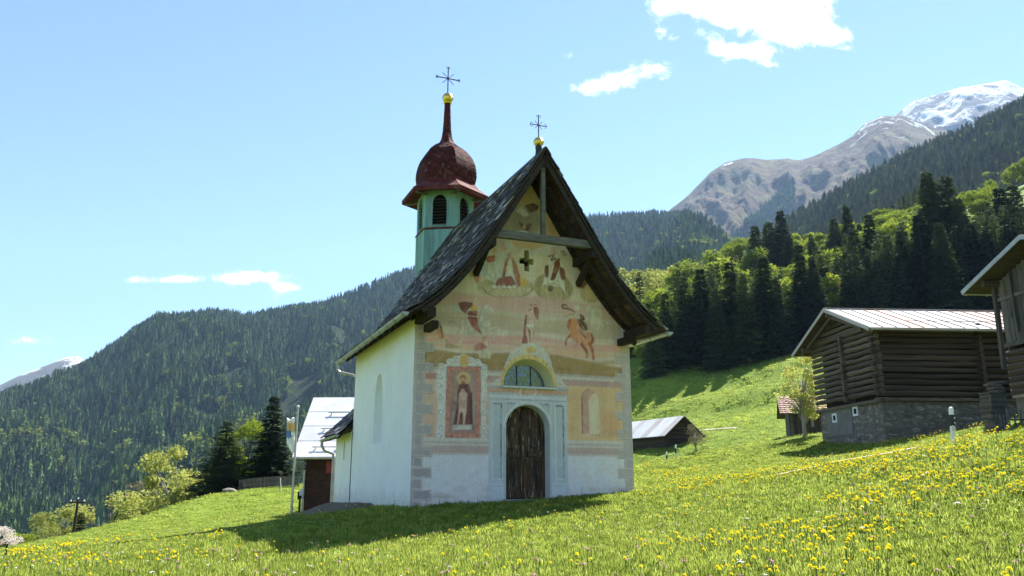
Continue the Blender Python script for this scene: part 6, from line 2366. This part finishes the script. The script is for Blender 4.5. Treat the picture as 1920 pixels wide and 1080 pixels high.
# trees along the lower edge of the field
G1 = 'trees along the edge of the lower field'
tree('spruce', 427, 788, 66, 'smaller dark spruce with a bare lower trunk left of the picket fence', G1, 1.45, 2)
tree('spruce', 515, 742, 67, 'taller dark spruce with dense branches beside the flagpole', G1, 1.2, 0)
tree('leaf', 468, 784, 76, 'bright green tree showing between the two dark spruces', G1, .9, 2)
tree('pale', 398, 868, 80, 'small pale bush under the smaller spruce', G1, 1.0, 1)
tree('pale', 338, 832, 80, 'tall pale yellow-green tree at the field edge, left of the spruces', G1, 1.0, 0)
tree('dusk', 296, 900, 88, 'greyish budding tree between the tall pale tree and the rounded bush', G1, 1.0)
tree('leaf', 270, 925, 84, 'slim fresh green tree at the field edge behind the rounded bush', G1, .9, 2)
tree('pale', 214, 917, 74, 'broad rounded yellow-green bush at the field edge', G1, 1.25, 1)
tree('spruce', 153, 962, 66, 'small young conifer beside the utility pole', G1, 1.5, 1)
tree('pale', 108, 950, 70, 'pale yellow-green bush just left of the utility pole', G1, 1.1, 0)
tree('pale', 82, 985, 66, 'low pale bush left of the utility pole bush', G1, 1.3, 1)
tree('leaf', 38, 996, 62, 'low dark green bush near the blossoming bush', G1, 1.3, 1)
tree('blossom', 4, 985, 52, 'pinkish white blossoming bush at the far left field edge', G1, 1.2)
# beside the huts
tree('birch', 1497, 668, 44.5, 'slender birch with thin yellow leaves in front of the tiled hut', None, 1.05, sink=.1)
tree('dusk', 1302, 796, 60, 'scrubby half-bare bush against the small log hut', None, 1.3, sink=.1)

# mid-distance trees: lighter copies of the near ones, crown and trunk in one mesh


def merged(name, pair):
    bm = bmesh.new()
    me_ = bpy.data.meshes.new(name)
    for k_, src in enumerate(pair):
        n0 = len(bm.faces)
        bm.from_mesh(src)
        bm.faces.ensure_lookup_table()
        for f_ in bm.faces[n0:]:
            f_.material_index = k_
    bm.to_mesh(me_)
    bm.free()
    for src in pair:
        me_.materials.append(src.materials[0])
    return me_


MID = [merged('mid_spruce', spruce_meshes(60 + s_, wide=.2, dens=.6)) for s_ in range(3)] + [merged('mid_broadleaf', broad_meshes(70 + s_, M_LEAF, n=2200, size=.05)) for s_ in range(2)]
wood('forest', RIDGE, 9000, R(10.5), R(38), 0.0, 1.02, 'spruce forest climbing the hill towards the snowy peak', h=(14, 23), clear=0.2, seed=3, variants=MID)

ORD = ['first', 'second', 'third', 'fourth', 'fifth', 'sixth', 'seventh', 'eighth', 'ninth', 'tenth', 'eleventh', 'twelfth', 'thirteenth', 'fourteenth', 'fifteenth', 'sixteenth', 'seventeenth', 'eighteenth', 'nineteenth', 'twentieth',
       'twenty-first', 'twenty-second', 'twenty-third', 'twenty-fourth', 'twenty-fifth', 'twenty-sixth', 'twenty-seventh', 'twenty-eighth', 'twenty-ninth', 'thirtieth']


def row(kind, spots, fmt, group, wl=(.78, 1.02)):
    spots = sorted(spots)
    for i, (u, v, Y) in enumerate(spots):
        tree(kind, u, v, Y, fmt.format(ORD[i]), group, random.uniform(*wl))


row('spruce', [(1246, 548, 115), (1282, 520, 116), (1312, 502, 115), (1340, 540, 111), (1366, 490, 114), (1392, 512, 111), (1430, 480, 113), (1455, 520, 109), (1497, 458, 115), (1522, 486, 112), (1222, 580, 112), (1548, 500, 120), (1586, 470, 118), (1600, 430, 128), (1628, 402, 124), (1662, 440, 116), (1692, 470, 110)],
    'dark spruce in the front row above the meadow, {} from the chapel', 'front row spruces above the meadow')
row('spruce', [(1736, 324, 116), (1752, 345, 118), (1772, 330, 120), (1795, 372, 114), (1818, 418, 108), (1846, 430, 106), (1872, 352, 122), (1896, 346, 124), (1912, 390, 112), (1938, 360, 116), (1720, 400, 108), (1760, 420, 104), (1880, 430, 104)],
    'tall dark spruce in the group above the log barn roof, {} counting rightwards', 'tall spruces above the log barn', (.85, 1.05))
row('spruce', [(1415, 424, 182), (1440, 416, 186), (1462, 396, 184), (1478, 440, 176), (1562, 408, 182), (1586, 386, 178), (1610, 420, 180), (1520, 440, 186)],
    'spruce standing higher up behind the front row, {} from the chapel', 'spruces behind the front row', (.85, 1.1))
row('leaf', [(1214, 596, 140), (1234, 560, 146), (1262, 566, 142), (1206, 560, 152), (1300, 545, 142), (1330, 530, 146), (1345, 560, 136), (1296, 492, 172), (1328, 480, 176), (1352, 462, 186), (1385, 442, 196), (1410, 468, 180), (1380, 505, 150), (1410, 540, 138), (1470, 500, 140), (1208, 612, 117), (1232, 596, 118), (1228, 540, 158), (1316, 512, 160)],
    'bright green leafy tree between the spruces nearest the chapel, {} counting rightwards', 'leafy trees on the slope', (.85, 1.15))
row('pale', [(1182, 505, 205), (1200, 496, 210), (1222, 515, 200), (1244, 498, 205), (1268, 492, 200), (1190, 540, 180), (1270, 600, 128), (1322, 612, 126)],
    'pale budding tree on the slope beside the chapel roof, {} counting rightwards', 'pale trees on the slope')
row('leaf', [(1536, 436, 196), (1560, 446, 192), (1640, 420, 196), (1664, 408, 200), (1684, 394, 206), (1704, 420, 196), (1830, 350, 150), (1846, 372, 146), (1650, 456, 160), (1720, 440, 130)],
    'bright green leafy tree high on the slope above the barns, {} counting rightwards', 'leafy trees above the barns')
# the rest of the mixed wood behind them reads as one mass
n = 3000
a_ = rng.uniform(R(8.5), R(38), n)
r_ = rng.uniform(124, 285, n)
X, Y = r_ * np.sin(a_), r_ * np.cos(a_)
Z = ground_z(X, Y)
u_, v_ = project(np.stack([X, Y, Z], 1))
k = (rng.uniform(0, 1, n) < .55 + .4 * _sm(r_, 150, 200)) & ~((u_ > 1770) & (r_ > 172) & (r_ < 278)) & ~((u_ > 1400) & (r_ > 150) & (rng.uniform(0, 1, n) < .68)) & (r_ > 131 - 12 * _sm(u_, 1500, 1700))
X, Y, Z, r_, u_ = X[k], Y[k], Z[k], r_[k], u_[k]
lf = fbm(X / 40, Y / 40, 3, 500) + .22 * _sm(r_, 136, 150) - .04 - .12 * _sm(u_, 1500, 1800) > 0
lf |= (rng.uniform(0, 1, len(X)) < .55) & (u_ < 1560)
idx = np.where(lf, rng.integers(3, 5, len(X)), rng.integers(0, 3, len(X)))
hh = np.where(lf, rng.uniform(5, 11.5, len(X)), rng.uniform(9, 15, len(X)))
scatter('mixed_wood', np.stack([X, Y, Z - .3], 1), hh, MID, idx=idx, label='mixed wood of spruces and fresh green trees on the slope behind', cat='wood')

# ------------------------------------------------------------------ grass
M_GRASS = foliage_mat('grass_blades', (0.170, 0.240, 0.030), (0.32, 0.36, 0.075), 0.58, .5, rnd=.3)
M_HERB = foliage_mat('herb_leaves', (0.110, 0.175, 0.022), (0.20, 0.26, 0.040), 0.45, .5, rnd=.3)


def clump(seed, n=12, spread=.55, mat=M_GRASS, broad=1.0, lean=.45):
    rd = np.random.default_rng(seed)
    V, F = [], []
    for _ in range(n):
        a = rd.uniform(0, 6.28)
        r = spread * math.sqrt(rd.uniform())
        p = np.array([r * math.cos(a), r * math.sin(a), -.05])
        d = rd.uniform(0, 6.28)
        L = rd.uniform(.55, 1.1)
        ln = rd.uniform(.1, 1.0) * lean
        dx, dy = math.cos(d), math.sin(d)
        w = .035 * broad * rd.uniform(.7, 1.3)
        k = len(V)
        for (f, ww) in ((0, 1), (.55, .9), (1, 0)):
            c = p + np.array([dx * ln * f * f * L, dy * ln * f * f * L, L * f * (1 - .25 * ln * f)])
            if ww:
                V.append(c + np.array([-dy, dx, 0]) * w * ww)
                V.append(c - np.array([-dy, dx, 0]) * w * ww)
            else:
                V.append(c)
        F.append((k, k + 1, k + 3, k + 2))
        F.append((k + 2, k + 3, k + 4))
    return mesh_np('grass_clump', np.array(V), [tuple(f) for f in F], [mat])


CLUMPS = [clump(1), clump(2), clump(3, 10, .6), clump(4, 7, .45, M_HERB, 3.2, .9)]


def footprint(x, y):
    """true where a building or path stands"""
    dx, dy = x - CH_O.x, y - CH_O.y
    c_, s_ = math.cos(CH_RZ), math.sin(CH_RZ)
    lx, ly = dx * c_ + dy * s_, -dx * s_ + dy * c_
    k = (np.abs(lx) < 3.03) & (ly > -.02) & (ly < 10.5)
    k |= (np.abs(lx) < .62) & (ly > -.30) & (ly < .1)
    k |= (x > bN.x - .1) & (y > bN.y - .1) & (y < bN.y + 6.3)
    k |= (x > 16.3) & (y > 21.7) & (y < 27)
    pa, pb = at(1555, 884, 21.5), at(1718, 847, 23.5)
    tt = np.clip(((x - pa.x) * (pb.x - pa.x) + (y - pa.y) * (pb.y - pa.y)) / ((pb.x - pa.x) ** 2 + (pb.y - pa.y) ** 2), 0, 1)
    k |= np.hypot(x - pa.x - tt * (pb.x - pa.x), y - pa.y - tt * (pb.y - pa.y)) < .42
    k |= (x > -9.6) & (x < -2) & (y > 35.4) & (y < 42)
    return k


def wedge(n, r0, r1, a0=-41, a1=41, pw=1.0):
    u = rng.uniform(0, 1, n) ** pw
    r = r0 * (r1 / r0) ** u
    a = np.radians(rng.uniform(a0, a1, n))
    return r * np.sin(a), r * np.cos(a), r


x, y, r = wedge(80000, 3.6, 46, pw=.82)
mown = _sm(y - (17.5 - .25 * (x + 8)), -1.5, 2.0) * (1 - _sm(x, -6.5, -2.5))
k = ~footprint(x, y) & (rng.uniform(0, 1, len(x)) > mown * .35)
x, y, r, mown = x[k], y[k], r[k], mown[k]
z = ground_z(x, y)
tall = .5 + 1.0 * np.clip(fbm(x / 2.2, y / 2.2, 4, 90) + .5, 0, 1)
h = (.046 + .050 * rng.uniform(0, 1, len(x)) ** 2) * tall * (1 + .012 * r) * (1 - .72 * mown)
idx = np.where(rng.uniform(0, 1, len(x)) < .22, 3, rng.integers(0, 3, len(x)))
wd = (.10 + .0052 * r)
S = np.stack([wd, wd, h * np.where(idx == 3, .7, 1.0)], 1)
scatter('grass', np.stack([x, y, z], 1), S, CLUMPS, idx=idx, tilt=.08, label='long green meadow grass around the chapel', cat='grass')
x, y, r = wedge(26000, 40, 130, -40, 40, .9)
k = ~footprint(x, y)
x, y, r = x[k], y[k], r[k]
z = ground_z(x, y)
S = np.stack([.012 * r, .012 * r, .0015 * r * rng.uniform(.5, 1.4, len(r))], 1)
scatter('grass', np.stack([x, y, z], 1), S, CLUMPS[:3], tilt=.05, label='short grazed grass on the lower field and hillside', cat='grass')

# ------------------------------------------------------------------ flowers
M_YELLOW = foliage_mat('dandelion_yellow', (0.82, 0.66, 0.012), (0.86, 0.76, 0.04), .45, rnd=.06)
M_STEM = simple_mat('flower_stem', (0.10, 0.15, 0.03), (0.15, 0.20, 0.05), 8, .7, bump=0)
M_PETALW = simple_mat('white_petals', (0.62, 0.62, 0.56), (0.78, 0.78, 0.74), 20, .8, bump=0)
M_PETALP = simple_mat('pink_petals', (0.42, 0.14, 0.26), (0.55, 0.26, 0.36), 20, .8, bump=0)


def dandelion(seed):
    rd = random.Random(seed)
    m = MB()
    lx, ly = rd.uniform(-.03, .03), rd.uniform(-.03, .03)
    H = 1.0
    m.tube([(0, 0, -.05), (lx * .4, ly * .4, .09), (lx, ly, .17)], .0032, 4, False)
    m.m = 1
    n = 11
    for (rr_, z0, z1, off) in ((.024, .168, .178, 0), (.017, .172, .189, .3), (.009, .176, .194, .6)):
        ring = []
        for k in range(2 * n):
            a = off + math.pi * k / n
            q = rr_ * (1 if k % 2 else .72) * rd.uniform(.9, 1.1)
            ring.append((lx + q * math.cos(a), ly + q * math.sin(a), z1 - (.004 if k % 2 else 0)))
        m.add(ring + [(lx, ly, z0)], [(k, (k + 1) % (2 * n), 2 * n) for k in range(2 * n)])
    return m.mesh('dandelion', [M_STEM, M_YELLOW], fix=False)


def umbel(seed, mat, r=.03, n=14, h=.3, s=.007):
    rd = np.random.default_rng(seed)
    m = MB()
    m.tube([(0, 0, -.05), (.01, 0, h * .6), (0, .01, h)], .003, 4, False)
    m.m = 1
    for _ in range(n):
        a, q = rd.uniform(0, 6.28), r * math.sqrt(rd.uniform())
        c = np.array([q * math.cos(a), q * math.sin(a), h + rd.uniform(-.012, .006)])
        ss = s * rd.uniform(.7, 1.3)
        b = rd.uniform(0, 6.28)
        m.add([c + [ss * math.cos(b + k * 1.2566), ss * math.sin(b + k * 1.2566), rd.uniform(-.002, .002)] for k in range(5)], [(0, 1, 2, 3, 4)])
    return m.mesh('umbel_flower', [M_STEM, mat], fix=False)


DAND = [dandelion(s) for s in range(4)]


def bloom_density(x, y, u, v):
    """where dandelions stand thick: the slope to the right of the chapel and a band low on the left"""
    c_ = fbm(x / 2.6, y / 2.6, 4, 700) + .5
    right = _sm(u, 1080, 1450) * (.30 + .70 * np.exp(-((v - 905) / 70.0) ** 2))
    road = np.exp(-(((v - 885) / 22.0) ** 2)) * _sm(u, 1190, 1215) * 1.2
    left = .4 * np.exp(-((v - 1035 - .03 * u) / 26.0) ** 2) * (1 - _sm(u, 150, 520)) + .05
    base = .035
    d = np.maximum(np.maximum(right, left), np.maximum(road, base))
    fine = fbm(x / .55, y / .55, 2, 702) + .5
    return d * _sm(c_, .42, .64) * 1.4 * (.35 + 1.3 * _sm(fine, .4, .65))


n = 60000
x, y, r = wedge(n, 4.2, 48, -35, 35, .62)
z = ground_z(x, y)
u, v = project(np.stack([x, y, z], 1))
k = ~footprint(x, y) & (rng.uniform(0, 1, n) < bloom_density(x, y, u, v) * .36) & (v < 1130)
x, y, z, r, u, v = x[k], y[k], z[k], r[k], u[k], v[k]
sc = rng.uniform(.5, 1.05, len(x))
order = np.argsort(r / sc)
inview = (u[order] > 0) & (u[order] < 1920) & (v[order] < 1090)
near = order[inview][:300]
rest = np.setdiff1d(np.arange(len(x)), near)
for i in near:
    o = link('dandelion', DAND[int(i) % 4], None, loc=(x[i], y[i], z[i]), rot=(random.gauss(0, .12), random.gauss(0, .12), random.uniform(0, 6.28)), scale=(sc[i],) * 3)
    tag(o, 'yellow dandelion in bloom in the near meadow', 'dandelion', 'dandelions in the near meadow')
scatter('dandelions', np.stack([x[rest], y[rest], z[rest]], 1), sc[rest] * (1 + .004 * r[rest]), DAND, tilt=.1, label='yellow dandelions spread over the meadow farther off', cat='dandelions')

UMB = [umbel(1, M_PETALW, .035, 16, .30), umbel(2, M_PETALW, .028, 12, .24), umbel(3, M_PETALW, .016, 5, .11, .008)]
n = 24000
x, y, r = wedge(n, 4.2, 40, -35, 35, .7)
z = ground_z(x, y)
u, v = project(np.stack([x, y, z], 1))
cl = fbm(x / 1.6, y / 1.6, 4, 811) + .5
dn = .9 * _sm(cl, .52, .68) * np.exp(-((v - 915) / 55.0) ** 2) * _sm(u, 1380, 1560) * .8 + .018 + .045 * (1 - _sm(u, 300, 900))
k = ~footprint(x, y) & (rng.uniform(0, 1, n) < dn)
x, y, z, u = x[k], y[k], z[k], u[k]
idx = np.where((u > 1300) & (rng.uniform(0, 1, len(x)) < .85), rng.integers(0, 2, len(x)), 2)
scatter('white_flowers', np.stack([x, y, z], 1), rng.uniform(.55, .95, len(x)), UMB, idx=idx, tilt=.12, label='patches of small white meadow flowers', cat='flowers')
PNK = [umbel(5, M_PETALP, .014, 12, .15, .006)]
x, y, r = wedge(420, 4.5, 20, -34, 34, .8)
k = ~footprint(x, y)
x, y = x[k], y[k]
scatter('pink_flowers', np.stack([x, y, ground_z(x, y)], 1), rng.uniform(.9, 1.3, len(x)), PNK, tilt=.1, label='scattered small pink clover flowers in the grass', cat='flowers')
# ------------------------------------------------------------------ haze
t = NT('haze_air')
t.n.remove(t.b)
pv = t.new('ShaderNodeVolumePrincipled')
pv.inputs['Color'].default_value = (0.42, 0.65, 1.0, 1)
pv.inputs['Density'].default_value = 0.00007
pv.inputs['Anisotropy'].default_value = 0.2
t.l.new(pv.outputs[0], t.out.inputs['Volume'])
hz = MB().box((0, 1500, 950), (14000, 12000, 2400)).build('haze', t.m)
tag(hz, 'thin bluish air between the meadow and the far mountains', 'haze', None, 'stuff')
